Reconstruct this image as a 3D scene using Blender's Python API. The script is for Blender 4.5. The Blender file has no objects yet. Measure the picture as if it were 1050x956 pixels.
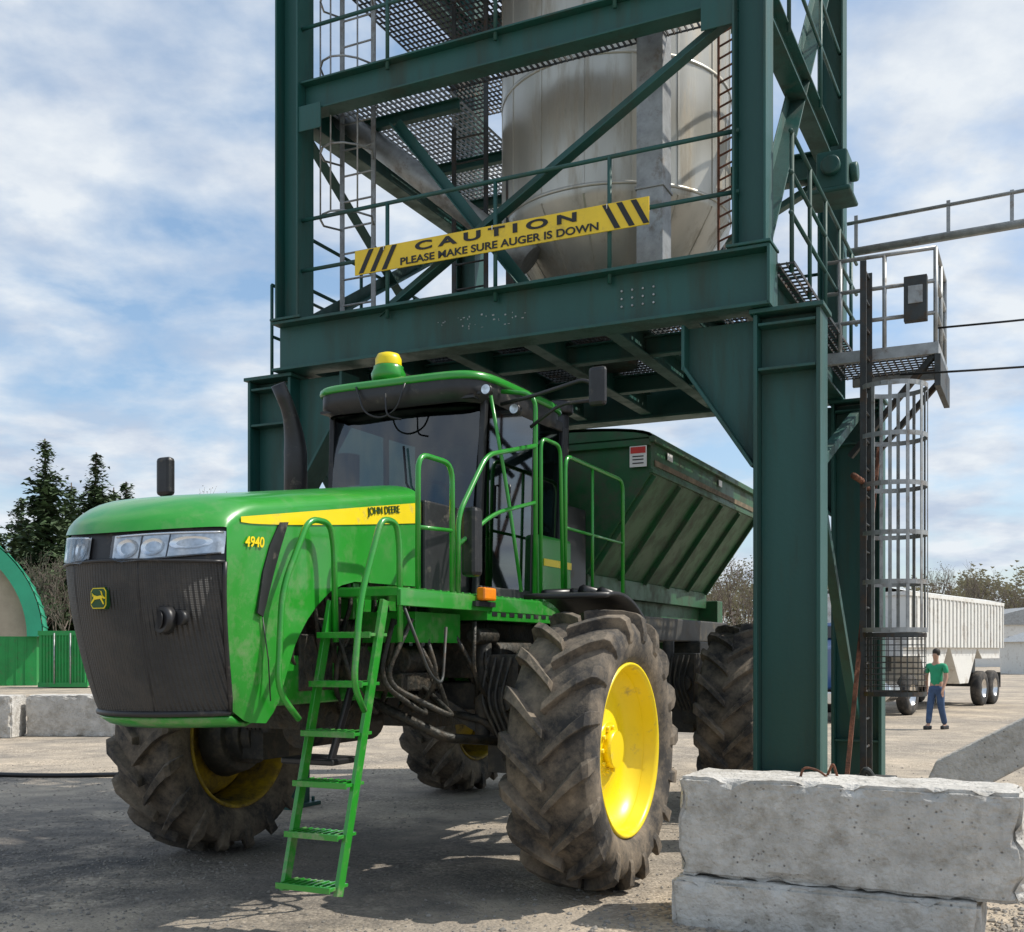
import bpy, math, random
from mathutils import Vector, Matrix
random.seed(7)
C=math.cos; S=math.sin; PI=math.pi
TH=math.radians(-25.84)
FR=Matrix.Translation((-1.0,8.45,0))@Matrix.Rotation(TH,4,'Z')
ID=Matrix.Identity(4)
ORG={}
scene=bpy.context.scene
col=scene.collection

# ---------------------------------------------------------------- materials
def M(name,c,rough=.5,metal=0,var=.2,scale=5,bump=0,bscale=60,dirt=None,dirtamt=.5,dscale=3,coat=0,zdust=None,streak=False,spec=None):
    m=bpy.data.materials.new(name); m.use_nodes=True
    nt=m.node_tree; N=nt.nodes; L=nt.links
    b=N['Principled BSDF']; b.inputs['Roughness'].default_value=rough; b.inputs['Metallic'].default_value=metal
    if coat: b.inputs['Coat Weight'].default_value=coat; b.inputs['Coat Roughness'].default_value=.1
    if spec is not None: b.inputs['Specular IOR Level'].default_value=spec
    g=N.new('ShaderNodeNewGeometry')
    vec=g.outputs['Position']
    if streak:
        mp=N.new('ShaderNodeMapping'); mp.inputs['Scale'].default_value=(1,1,.12); L.new(vec,mp.inputs[0]); vec=mp.outputs[0]
    n=N.new('ShaderNodeTexNoise'); n.inputs['Scale'].default_value=scale; n.inputs['Detail'].default_value=8; n.inputs['Roughness'].default_value=.65
    L.new(vec,n.inputs['Vector'])
    r=N.new('ShaderNodeValToRGB'); r.color_ramp.elements[0].position=.3; r.color_ramp.elements[1].position=.7
    r.color_ramp.elements[0].color=(*[x*(1-var) for x in c],1); r.color_ramp.elements[1].color=(*[min(1,x*(1+var)) for x in c],1)
    L.new(n.outputs['Fac'],r.inputs[0]); out=r.outputs[0]
    if dirt:
        n2=N.new('ShaderNodeTexNoise'); n2.inputs['Scale'].default_value=dscale; n2.inputs['Detail'].default_value=10; n2.inputs['Roughness'].default_value=.75
        L.new(vec,n2.inputs['Vector'])
        r2=N.new('ShaderNodeValToRGB'); r2.color_ramp.elements[0].position=.62-.3*dirtamt; r2.color_ramp.elements[1].position=.8-.2*dirtamt
        L.new(n2.outputs['Fac'],r2.inputs[0])
        fac=r2.outputs[0]
        if zdust:
            sp=N.new('ShaderNodeSeparateXYZ'); L.new(g.outputs['Position'],sp.inputs[0])
            mr=N.new('ShaderNodeMapRange'); mr.inputs['From Min'].default_value=zdust[0]; mr.inputs['From Max'].default_value=zdust[1]
            mr.inputs['To Min'].default_value=1; mr.inputs['To Max'].default_value=.12
            L.new(sp.outputs['Z'],mr.inputs['Value'])
            mu=N.new('ShaderNodeMath'); mu.operation='MULTIPLY'; L.new(fac,mu.inputs[0]); L.new(mr.outputs[0],mu.inputs[1]); fac=mu.outputs[0]
        mx=N.new('ShaderNodeMixRGB'); mx.inputs[2].default_value=(*dirt,1)
        L.new(fac,mx.inputs[0]); L.new(out,mx.inputs[1]); out=mx.outputs[0]
        rr=N.new('ShaderNodeMapRange'); rr.inputs['To Min'].default_value=rough; rr.inputs['To Max'].default_value=.9
        L.new(fac,rr.inputs['Value']); L.new(rr.outputs[0],b.inputs['Roughness'])
    L.new(out,b.inputs['Base Color'])
    if bump:
        n3=N.new('ShaderNodeTexNoise'); n3.inputs['Scale'].default_value=bscale; n3.inputs['Detail'].default_value=6
        L.new(g.outputs['Position'],n3.inputs['Vector'])
        bp=N.new('ShaderNodeBump'); bp.inputs['Strength'].default_value=bump; bp.inputs['Distance'].default_value=.02
        L.new(n3.outputs['Fac'],bp.inputs['Height']); L.new(bp.outputs[0],b.inputs['Normal'])
    return m
DUST=(.33,.28,.22)
m_green=M('machine_green_paint',(.020,.27,.022),.3,0,.08,3,dirt=DUST,dirtamt=.40,dscale=5,coat=.5,zdust=(.3,2.7))
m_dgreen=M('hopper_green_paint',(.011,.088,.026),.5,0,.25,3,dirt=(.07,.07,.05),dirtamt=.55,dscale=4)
m_yel=M('yellow_paint',(.88,.66,.006),.35,0,.05,3,dirt=(.35,.28,.15),dirtamt=.15,dscale=7)
m_yeld=M('shaded_grimy_yellow_paint',(.46,.31,.008),.5,0,.2,4,dirt=(.07,.055,.04),dirtamt=.75,dscale=5)  # far-side wheels: the machine's shade painted into the yellow, plus grime
m_black=M('black_plastic',(.018,.018,.02),.42,0,.3,8,dirt=(.16,.14,.11),dirtamt=.2,dscale=6)
m_blackd=M('dusty_black_metal',(.03,.03,.028),.6,0,.4,8,dirt=(.13,.11,.08),dirtamt=.5,dscale=6)
m_engine=M('engine_dark_metal',(.035,.035,.03),.5,.3,.5,12,bump=.5,bscale=40,dirt=(.12,.09,.06),dirtamt=.5,dscale=10)
m_rubber=M('dusty_tyre_rubber',(.036,.033,.031),.8,0,.3,6,bump=.15,bscale=70,dirt=(.25,.20,.145),dirtamt=.72,dscale=3.2)
m_rubber2=M('dark_tyre_rubber',(.025,.025,.025),.8,0,.3,6,dirt=(.14,.12,.1),dirtamt=.5)
m_tower=M('tower_green_paint',(.012,.080,.068),.48,0,.16,1.5,bump=.08,bscale=30,dirt=(.045,.066,.054),dirtamt=.48,dscale=2.5,streak=True)
m_rust=M('rusty_steel',(.19,.07,.035),.8,.1,.5,12,bump=.3,bscale=60,dirt=(.06,.035,.025),dirtamt=.6,dscale=8)
m_tanst=M('tan_rubbing_strip',(.17,.13,.08),.8,0,.4,6,dirt=(.05,.05,.03),dirtamt=.5,dscale=5)
m_galv=M('galvanised_steel',(.36,.37,.37),.5,.5,.25,8,dirt=(.18,.13,.09),dirtamt=.3,dscale=5)
m_ddark=M('dark_steel',(.05,.055,.055),.55,.3,.3,8,dirt=(.12,.07,.04),dirtamt=.4,dscale=6)
m_silo=M('silo_weathered_metal',(.52,.50,.44),.36,.55,.12,2.2,dirt=(.32,.26,.18),dirtamt=.36,dscale=2.6,streak=True,bump=.06,bscale=5)
m_conc=M('weathered_concrete',(.53,.51,.475),.92,0,.2,4.5,bump=1.0,bscale=30,dirt=(.30,.275,.235),dirtamt=.5,dscale=5)
def pits(m):
    nt=m.node_tree;N=nt.nodes;L=nt.links;b=N['Principled BSDF']
    g=N.new('ShaderNodeNewGeometry'); v=N.new('ShaderNodeTexVoronoi'); v.inputs['Scale'].default_value=24; L.new(g.outputs['Position'],v.inputs['Vector'])
    r=N.new('ShaderNodeValToRGB'); r.color_ramp.elements[0].position=.04; r.color_ramp.elements[0].color=(.25,.25,.25,1); r.color_ramp.elements[1].position=.22; L.new(v.outputs['Distance'],r.inputs[0])
    old=b.inputs['Base Color'].links[0].from_socket
    n=N.new('ShaderNodeTexNoise'); n.inputs['Scale'].default_value=6; L.new(g.outputs['Position'],n.inputs['Vector'])
    rr=N.new('ShaderNodeValToRGB'); rr.color_ramp.elements[0].position=.5; rr.color_ramp.elements[1].position=.62; L.new(n.outputs['Fac'],rr.inputs[0])
    x=N.new('ShaderNodeMixRGB'); x.blend_type='MULTIPLY'; L.new(rr.outputs[0],x.inputs[0]); L.new(old,x.inputs[1]); L.new(r.outputs[0],x.inputs[2]); L.new(x.outputs[0],b.inputs['Base Color'])
    bp=N.new('ShaderNodeBump'); bp.inputs['Strength'].default_value=.6; bp.inputs['Distance'].default_value=.012; L.new(r.outputs[0],bp.inputs['Height']); L.new(b.inputs['Normal'].links[0].from_socket,bp.inputs['Normal']); L.new(bp.outputs[0],b.inputs['Normal'])
pits(m_conc)
m_white=M('white_paint',(.75,.74,.70),.45,0,.08,2,dirt=(.35,.30,.24),dirtamt=.35,dscale=2)
m_signy=M('sign_yellow',(.82,.56,.03),.5,0,.08,4,dirt=(.4,.3,.1),dirtamt=.25)
m_ink=M('sign_black_ink',(.012,.012,.012),.5,0,.1,4)
m_inkg=M('dark_green_lettering',(.01,.07,.015),.5,0,.1,4)
m_red=M('red_paint',(.55,.03,.02),.5)
m_blue=M('blue_truck_paint',(.008,.035,.11),.45,0,.1,2)
m_chrome=M('chrome',(.7,.7,.7),.18,.95,.05,2)
m_cgreen=M('container_green',(.015,.27,.06),.5,0,.12,2,dirt=(.1,.16,.08),dirtamt=.3)
m_fabric=M('arch_roof_green_fabric',(.02,.28,.16),.6,0,.1,1)
m_tan=M('tan_end_wall',(.40,.34,.26),.8,0,.15,1.5)
m_seat=M('seat_fabric',(.02,.02,.022),.8)
m_bark=M('bark',(.10,.075,.055),.9,0,.3,8,bump=.5,bscale=20)
m_twig=M('bare_twigs',(.14,.115,.095),.9,0,.25,2)
m_needle=M('conifer_needles',(.055,.09,.035),.75,0,.6,1.3)
m_fleck=M('spring_buds',(.15,.13,.06),.8,0,.5,.6)
m_skin=M('skin',(.45,.26,.18),.6,0,.05,3)
m_shirt=M('teal_shirt',(.02,.30,.15),.8,0,.15,6)
m_jean=M('blue_jeans',(.05,.09,.18),.85,0,.25,9)
m_hair=M('dark_hair',(.02,.014,.01),.7)
m_stone=M('gravel_stone',(.24,.22,.195),.9,0,.5,9)
m_orange=M('amber_lens',(.9,.25,.01),.25)
m_lens=M('clear_lens',(.62,.66,.68),.12,.35,.25,14,coat=1)
m_lampin=M('lamp_housing',(.60,.63,.66),.16,.6,.45,18)
m_refl=M('lamp_reflector',(.97,.98,1.0),.2,.8,.05,10)
m_tank=M('hydraulic_hose_black',(.012,.012,.013),.35)
def glassmat(name,tint,gl=.12):
    m=bpy.data.materials.new(name); m.use_nodes=True; nt=m.node_tree; N=nt.nodes; L=nt.links
    N.remove(N['Principled BSDF']); o=N['Material Output']
    t=N.new('ShaderNodeBsdfTransparent'); t.inputs[0].default_value=(*tint,1)
    g=N.new('ShaderNodeBsdfGlossy'); g.inputs['Roughness'].default_value=.03; g.inputs[0].default_value=(.9,.95,1,1)
    f=N.new('ShaderNodeFresnel'); f.inputs[0].default_value=1.5
    mth=N.new('ShaderNodeMath'); mth.operation='ADD'; mth.inputs[1].default_value=gl; L.new(f.outputs[0],mth.inputs[0])
    x=N.new('ShaderNodeMixShader'); L.new(mth.outputs[0],x.inputs[0]); L.new(t.outputs[0],x.inputs[1]); L.new(g.outputs[0],x.inputs[2])
    L.new(x.outputs[0],o.inputs[0]); return m
m_glass=glassmat('tinted_cab_glass',(.17,.24,.23),.05)
m_cover=glassmat('headlight_cover_glass',(.95,.96,.97),.04)
def grillemat():
    m=M('charcoal_grille_mesh',(.052,.051,.050),.5,.2,.2,5,dirt=(.125,.11,.095),dirtamt=.5,dscale=1.4)
    nt=m.node_tree;N=nt.nodes;L=nt.links;b=N['Principled BSDF']
    g=N.new('ShaderNodeNewGeometry')
    mp=N.new('ShaderNodeMapping'); mp.inputs['Rotation'].default_value=(0,0,-TH); L.new(g.outputs['Position'],mp.inputs[0])
    wv=N.new('ShaderNodeTexWave'); wv.bands_direction='X'; wv.inputs['Scale'].default_value=15; L.new(mp.outputs[0],wv.inputs['Vector'])
    w2=N.new('ShaderNodeTexWave'); w2.bands_direction='Z'; w2.inputs['Scale'].default_value=34; L.new(mp.outputs[0],w2.inputs['Vector'])
    mu=N.new('ShaderNodeMath'); mu.operation='MULTIPLY_ADD'; mu.inputs[1].default_value=.2; L.new(w2.outputs['Fac'],mu.inputs[0]); L.new(wv.outputs['Fac'],mu.inputs[2])
    bp=N.new('ShaderNodeBump'); bp.inputs['Strength'].default_value=.9; bp.inputs['Distance'].default_value=.012
    L.new(mu.outputs[0],bp.inputs['Height']); L.new(bp.outputs[0],b.inputs['Normal']); return m
m_grille=grillemat()

# ---------------------------------------------------------------- geometry
class G:
    def __init__(s): s.v=[];s.f=[];s.m=[];s.s=[]
    def add(s,vs,fs,mi=0,sm=False):
        o=len(s.v); s.v+= [Vector(p) for p in vs]
        for f in fs: s.f.append([i+o for i in f]); s.m.append(mi); s.s.append(sm)
        return s
    def box(s,x0,x1,y0,y1,z0,z1,mi=0):
        return s.add([(x0,y0,z0),(x1,y0,z0),(x1,y1,z0),(x0,y1,z0),(x0,y0,z1),(x1,y0,z1),(x1,y1,z1),(x0,y1,z1)],
            [(0,3,2,1),(4,5,6,7),(0,1,5,4),(1,2,6,5),(2,3,7,6),(3,0,4,7)],mi)
    def bar(self,p,q,w,h,up=(0,0,1),mi=0,off=(0,0)):
        s=self
        p=Vector(p);q=Vector(q);d=(q-p).normalized();u=Vector(up)
        if abs(d.dot(u.normalized()))>.98: u=Vector((0,1,0)) if abs(d.y)<.9 else Vector((1,0,0))
        sd=d.cross(u).normalized(); u=sd.cross(d).normalized()
        p=p+sd*off[0]+u*off[1]; q=q+sd*off[0]+u*off[1]
        a=[]
        for e in (p,q):
            for i,j in ((-1,-1),(1,-1),(1,1),(-1,1)): a.append(e+sd*(i*w/2)+u*(j*h/2))
        return s.add(a,[(3,2,1,0),(4,5,6,7),(0,1,5,4),(1,2,6,5),(2,3,7,6),(3,0,4,7)],mi)
    def ib(s,p,q,w,h,t=.025,up=(0,0,1),mi=0):
        s.bar(p,q,w,t,up,mi,(0,h/2-t/2)); s.bar(p,q,w,t,up,mi,(0,-h/2+t/2)); s.bar(p,q,t*.7,h-2*t,up,mi); return s
    def tube(s,pts,r,n=8,fil=0,mi=0,closed=False):
        P=[Vector(p) for p in pts]
        if fil and len(P)>2:
            Q=[P[0]]
            for i in range(1,len(P)-1):
                a,b,c=P[i-1],P[i],P[i+1]; l=min(fil,(a-b).length*.45,(c-b).length*.45)
                A=b+(a-b).normalized()*l; B=b+(c-b).normalized()*l
                for k in range(6):
                    t=k/5; Q.append(A*(1-t)**2+b*2*t*(1-t)+B*t*t)
            Q.append(P[-1]); P=Q
        vs=[];u=None
        for i,p in enumerate(P):
            if closed: d=(P[(i+1)%len(P)]-P[i-1]).normalized()
            else: d=(P[min(i+1,len(P)-1)]-P[max(i-1,0)]).normalized()
            if u is None:
                u=Vector((0,0,1)) if abs(d.z)<.9 else Vector((1,0,0))
            u=(u-d*u.dot(d)).normalized(); w=d.cross(u)
            rr=r if not hasattr(r,'__len__') else r[min(i,len(r)-1)]
            for k in range(n):
                a=2*PI*k/n; vs.append(p+u*(C(a)*rr)+w*(S(a)*rr))
        fs=[];m=len(P)
        for i in range(m if closed else m-1):
            j=(i+1)%m
            for k in range(n): fs.append((i*n+k,i*n+(k+1)%n,j*n+(k+1)%n,j*n+k))
        if not closed: fs.append(tuple(range(n-1,-1,-1))); fs.append(tuple((m-1)*n+k for k in range(n)))
        return s.add(vs,fs,mi,True)
    def cyl(s,p,q,r0,r1=None,n=20,mi=0):
        if r1 is None:r1=r0
        p=Vector(p);q=Vector(q);d=(q-p).normalized();u=Vector((0,0,1)) if abs(d.z)<.9 else Vector((1,0,0))
        u=(u-d*u.dot(d)).normalized();w=d.cross(u);vs=[]
        for e,r in((p,r0),(q,r1)):
            for k in range(n):
                a=2*PI*k/n;vs.append(e+u*C(a)*r+w*S(a)*r)
        s.add(vs,[(k,(k+1)%n,n+(k+1)%n,n+k) for k in range(n)],mi,True)
        o=len(s.v)-2*n
        s.f.append([o+k for k in range(n-1,-1,-1)]);s.m.append(mi);s.s.append(False)
        s.f.append([o+n+k for k in range(n)]);s.m.append(mi);s.s.append(False)
        return s
    def lathe(s,prof,c=(0,0,0),axis='x',n=48,mi=0,sm=True):
        vs=[]
        for a_,r in prof:
            for k in range(n):
                t=2*PI*k/n
                if axis=='x': vs.append((c[0]+a_,c[1]-r*C(t),c[2]+r*S(t)))
                else: vs.append((c[0]+r*C(t),c[1]+r*S(t),c[2]+a_))
        fs=[]
        for i in range(len(prof)-1):
            for k in range(n): fs.append((i*n+k,i*n+(k+1)%n,(i+1)*n+(k+1)%n,(i+1)*n+k))
        return s.add(vs,fs,mi,sm)
    def prism(s,poly,axis,a0,a1,mi=0):
        n=len(poly);vs=[]
        for a in(a0,a1):
            for p,q in poly:
                vs.append((a,p,q) if axis=='x' else (p,a,q) if axis=='y' else (p,q,a))
        return s.add(vs,[tuple(range(n))[::-1],tuple(range(n,2*n))]+[(k,(k+1)%n,n+(k+1)%n,n+k) for k in range(n)],mi)
    def grid(s,fn,nu,nv,mi=0,sm=True):
        vs=[fn(i/nu,j/nv) for j in range(nv+1) for i in range(nu+1)]
        return s.add(vs,[(j*(nu+1)+i,j*(nu+1)+i+1,(j+1)*(nu+1)+i+1,(j+1)*(nu+1)+i) for j in range(nv) for i in range(nu)],mi,sm)

def make(g,name,mats,parent=None,frame=FR,bevel=0,label=None,cat=None,group=None,kind=None,base=False,solid=0):
    if not isinstance(mats,(list,tuple)): mats=[mats]
    xs=[v.x for v in g.v];ys=[v.y for v in g.v];zs=[v.z for v in g.v]
    o=Vector(((min(xs)+max(xs))/2,(min(ys)+max(ys))/2,min(zs) if base else (min(zs)+max(zs))/2))
    me=bpy.data.meshes.new(name)
    me.from_pydata([v-o for v in g.v],[],g.f)
    for m in mats: me.materials.append(m)
    me.polygons.foreach_set('material_index',g.m); me.polygons.foreach_set('use_smooth',g.s); me.update()
    ob=bpy.data.objects.new(name,me); col.objects.link(ob); ORG[ob.name]=o
    if parent: ob.parent=parent; ob.location=o-ORG[parent.name]
    else: ob.matrix_world=frame@Matrix.Translation(o)
    if solid:
        md=ob.modifiers.new('solid','SOLIDIFY'); md.thickness=solid; md.offset=-1
    if bevel:
        md=ob.modifiers.new('bevel','BEVEL'); md.width=bevel; md.segments=2; md.limit_method='ANGLE'; md.angle_limit=.7
    if label: ob['label']=label
    if cat: ob['category']=cat
    if group: ob['group']=group
    if kind: ob['kind']=kind
    return ob
def empty(name,o,frame=FR,label=None,cat=None,group=None):
    ob=bpy.data.objects.new(name,None); col.objects.link(ob); ORG[ob.name]=Vector(o)
    ob.matrix_world=frame@Matrix.Translation(o); ob.empty_display_size=.3
    ob['label']=label; ob['category']=cat
    if group: ob['group']=group
    return ob
def copy_tree(ob,parent,loc,scale=None,world=None):
    c=ob.copy(); col.objects.link(c); ORG[c.name]=ORG[ob.name]
    if parent: c.parent=parent
    if world is not None: c.matrix_world=world
    else: c.location=loc
    if scale: c.scale=scale
    for ch in list(ob.children):
        copy_tree(ch,c,ch.location.copy())
    return c
def text(sx,size,p,right,up,depth=.002,bold=0,space=1,shear=0,width=None):
    cu=bpy.data.curves.new('t','FONT'); cu.body=sx; cu.size=size; cu.extrude=depth; cu.offset=bold; cu.space_character=space; cu.shear=shear
    ob=bpy.data.objects.new('t',cu); col.objects.link(ob)
    dg=bpy.context.evaluated_depsgraph_get(); me=bpy.data.meshes.new_from_object(ob.evaluated_get(dg))
    p=Vector(p);r=Vector(right).normalized();u=Vector(up).normalized();n=r.cross(u)
    k=1
    if width:
        w=max(v.co.x for v in me.vertices)-min(v.co.x for v in me.vertices); k=width/w
    g=G(); g.add([p+r*v.co.x*k+u*v.co.y+n*v.co.z for v in me.vertices],[tuple(f.vertices) for f in me.polygons])
    bpy.data.objects.remove(ob); return g

# ================================================================ SELF-PROPELLED SPREADER
mach=empty('fertilizer_spreader',(0,1.5,0),label='green high-clearance dry fertilizer spreader parked under loading tower',cat='farm machine')
g=G()
for sx in(-.42,.42):
    g.box(sx-.07,sx+.07,-1.9,7.0,1.32,1.62)
for y in(-1.8,-.6,.6,2,3.4,5,6.6): g.box(-.36,.36,y-.06,y+.06,1.36,1.58)
ch=make(g,'chassis',m_green,mach,bevel=.012)
def strut(sx,ya):
    g=G(); x=sx*1.12
    g.box(x-.12,x+.12,ya-.17,ya+.17,.78,1.62)
    g.cyl((x,ya,.97),(sx*1.42,ya,.97),.2)
    g.cyl((x-sx*.16,ya-.16,1.0),(x-sx*.16,ya-.16,1.75),.06)
    g.cyl((x+sx*.02,ya-.19,1.3),(x+sx*.02,ya-.24,1.3),.09)
    for i in range(4): g.tube([(x-.1+.06*i,ya-.2,1.6),(x-.12+.05*i,ya-.28,1.3),(x+.04*i,ya-.22,1.02)],.014,6,.1)
    g.bar((sx*.5,ya-.35,1.4),(sx*1.08,ya-.1,1.0),.06,.09)
    make(g,'wheel_strut',m_blackd,mach,bevel=.015)
for ya in(0,4.3):
    for sx in(-1,1): strut(sx,ya)
    g=G(); g.box(-1.0,1.0,ya-.14,ya+.14,1.22,1.42); make(g,'axle',m_blackd,mach,bevel=.02)
g=G()
g.box(.62,1.09,-.35,1.0,1.86,1.97)
for i in range(9): g.box(1.091,1.094,-.28+i*.14,-.2+i*.14,1.89,1.94,1)
g.box(.46,.93,-1.05,-.45,1.70,1.9,0)
make(g,'side_frame',[m_green,m_black],mach,bevel=.01)
g=G(); g.box(.5,.9,-.2,.9,1.45,1.85); g.cyl((.92,0,1.62),(.92,.6,1.62),.11); g.cyl((.98,-.35,1.75),(.98,-.05,1.75),.06); g.box(.6,.95,.65,1.0,1.2,1.7); g.cyl((.7,-.9,1.58),(.7,-.45,1.58),.1); g.box(.55,.8,-1.0,-.5,1.38,1.5)
make(g,'valve_block',m_engine,mach,bevel=.012)
# --- engine
g=G()
g.box(-.40,.40,-2.25,-.3,1.45,2.45)
for i in range(7): g.cyl((.4,-1.75+i*.2,2.05),(.5,-1.75+i*.2,2.05),.06)
g.cyl((.42,-1.5,1.75),(.42,-.8,1.75),.11); g.cyl((.45,-1.2,1.55),(.62,-1.2,1.55),.13); g.box(.3,.5,-1.7,-1.35,1.4,1.75)
g.cyl((.4,-.9,2.2),(.53,-.9,2.2),.14); g.cyl((.36,-1.3,2.25),(.56,-1.3,2.25),.1)
for i in range(10):
    y=-1.8+i*.14; g.tube([(.47,y,2.3),(.54,y+.05,1.95),(.5,y+.2*S(i),1.6),(.4,y+.3,1.45)],.018,6,.1)
g.box(-.42,.42,-2.4,-2.26,1.42,2.3)
make(g,'engine',m_engine,mach,bevel=.01)
g=G(); g.box(.36,.50,-1.45,-.5,1.62,1.74); g.box(.40,.52,-1.15,-.85,1.85,2.1); g.box(.38,.53,-.75,-.5,1.75,2.12); make(g,'engine_bracket',m_green,mach,bevel=.01)
g=G()
rr=random.Random(3)
for i in range(26):
    x=rr.uniform(.3,1.1);y=rr.uniform(-1.5,1.4)
    g.tube([(x,y,1.85),(x+rr.uniform(-.2,.2),y+rr.uniform(-.2,.2),1.45),(x+rr.uniform(-.3,.2),y+rr.uniform(.1,.5),1.2),(x*.6,y+.6,1.5)],.018,6,.15)
g.cyl((.2,-1.3,1.15),(.2,-.5,1.15),.14)
g.box(-.3,.35,-1.5,-.8,1.15,1.35); g.box(-.3,.3,.3,1.2,1.05,1.34)
g.tube([(.5,-.9,1.3),(.9,-.6,1.05),(1.15,-.1,1.0)],.035,8,.1)
g.tube([(.5,-.3,1.25),(1.0,-.2,1.15),(1.2,-.15,.95)],.03,8,.1)
make(g,'hydraulic_hoses',m_engine,mach)
# --- hood
def ynose(x): return -2.8+.33*min(1,abs(x)/.59)**2.2
def gw(v): return .478+.107*min(1,max(0,v))**.65
def rec(v): return .17*(1-min(1,max(0,v)))**1.7
def zs(y): return 2.36+(y+2.5)*.16
def zb(y):
    T=[(-2.9,1.33),(-2.47,1.31),(-2.36,1.24),(-2.20,1.23),(-2.10,1.33),(-2.0,1.50),(-1.88,1.70),(-1.7,1.89),(-1.5,2.02),(-1.3,2.09),(-.4,2.10)]
    for (a,b),(c,d) in zip(T,T[1:]):
        if y<=c: return b+(d-b)*max(0,(y-a)/(c-a))
    return T[-1][1]
ks=[0,.1,.2,.35,.5,.65,.8,.92,1.0]
crown=[]
for i in range(1,13):
    t=i/12*PI/2; crown.append((C(t)**.55 if i<12 else 0,.15*S(t)**.75))
st=[0,.01,.025,.045,.07,.10,.13,.16,.19,.22,.25,.28,.31,.35,.40,.47,.53,.60,.72,.86,1]
rows=[]
for s_ in st:
    row=[]
    def pt(xn,k,crn):
        fl=min(1,s_/.16); cf=.12+.88*math.sqrt(max(0,1-(1-fl)**2)); dr=.05*(1-fl)**2
        x=xn*.59; y0=ynose(x); y=y0+(-.42-y0)*s_
        b=zb(y); t=zs(y)
        if crn is None: z=b+(t-b)*k-dr*k
        else: z=t-dr+crn*cf
        wt=max(0,1-s_/.30)**1.5
        v=(z-1.30)/.83
        x*=1+(gw(v)/.585-1)*wt
        y+=rec(v)*max(0,1-s_/.5)
        return (x,y,z)
    for k in ks: row.append(pt(-1,k,None))
    for xn,c_ in crown: row.append(pt(-xn,0,c_))
    for xn,c_ in crown[-2::-1]: row.append(pt(xn,0,c_))
    for k in ks[::-1]: row.append(pt(1,k,None))
    rows.append(row)
g=G(); n=len(rows[0]); vs=[p for r in rows for p in r]
g.add(vs,[(i*n+k,(i+1)*n+k,(i+1)*n+k+1,i*n+k+1) for i in range(len(rows)-1) for k in range(n-1)],0,True)
hood=make(g,'hood',m_green,mach)
g=G(); g.box(-.57,.57,-.43,-.40,1.7,2.74); g.box(-.62,.62,-.40,.3,2.0,2.72,0)
make(g,'firewall',m_black,mach,bevel=.02)
g=G()
g.prism([(-2.22,1.86),(-2.17,2.1),(-2.11,2.25),(-2.02,2.39),(-1.94,2.40),(-2.01,2.25),(-2.08,2.08),(-2.17,1.84)],'x',.588,.600)
make(g,'side_vent',m_black,hood)
g=G()
g.tube([(.592,-2.17,1.84),(.594,-2.12,1.6),(.594,-2.10,1.36)],.004,6)
make(g,'panel_seam',m_black,hood)
g=G()
for sx in(1,-1):
    g.grid(lambda u,v,sx=sx:(sx*.597,-2.36+u*1.94,zs(-2.36+u*1.94)+.004-(1-v)*(.03+.115*u**.7)),24,2)
make(g,'yellow_stripe',m_yel,hood)
tg=text('JOHN DEERE',.070,(.602,-1.10,2.535),(0,1,0.15),(0,-.15,1),bold=.0003,width=.40); make(tg,'lettering',m_inkg,hood)
tg=text('4940',.082,(.600,-2.33,2.225),(0,1,0.05),(0,-.05,1),bold=.0012,shear=.15); make(tg,'model_number',m_yel,hood)
g=G()
def gf(u,v):
    w=gw(v); x=(2*u-1)*w
    return (x, ynose(x*.585/w)+rec(v)-.002, 1.30+v*.83)
g.grid(gf,36,18)
gf2=lambda u,v:((2*u-1)*.585, ynose((2*u-1)*.585)+.015+.03*v, 2.125+v*.22)
g.grid(gf2,32,3,1)
g.tube([gf(i/32,0) for i in range(33)],.018,8,mi=1)
g.tube([gf(1,i/10) for i in range(11)],.014,8,mi=1); g.tube([gf(0,i/10) for i in range(11)],.014,8,mi=1)
g.tube([(gf(i/32,1)[0],gf(i/32,1)[1]-.004,gf(i/32,1)[2]) for i in range(33)],.010,8,mi=1)
for uu in(.3,.7): g.tube([(gf(uu,v/8)[0],gf(uu,v/8)[1]+.001,gf(uu,v/8)[2]) for v in range(9)],.003,6,mi=1)
gr=make(g,'grille',[m_grille,m_black],hood)
g=G(); g.grid(lambda u,v:((2*u-1)*gw(0)*.99,ynose((2*u-1)*.58)+rec(0)+.02+.30*v,1.285-.05*S(PI*min(1,v*1.2))),24,5); make(g,'chin',m_green,hood,solid=.02)
g=G()
p=gf(.80,.62); g.cyl((p[0],p[1]+.02,p[2]),(p[0]-.01,p[1]-.03,p[2]),.08,.07,n=24); g.cyl((p[0]+.09,p[1]+.05,p[2]+.01),(p[0]+.085,p[1]+.01,p[2]+.01),.04); g.cyl((p[0]-.01,p[1]-.03,p[2]),(p[0]-.012,p[1]-.034,p[2]),.05)
make(g,'tow_plate',m_black,gr)
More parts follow.
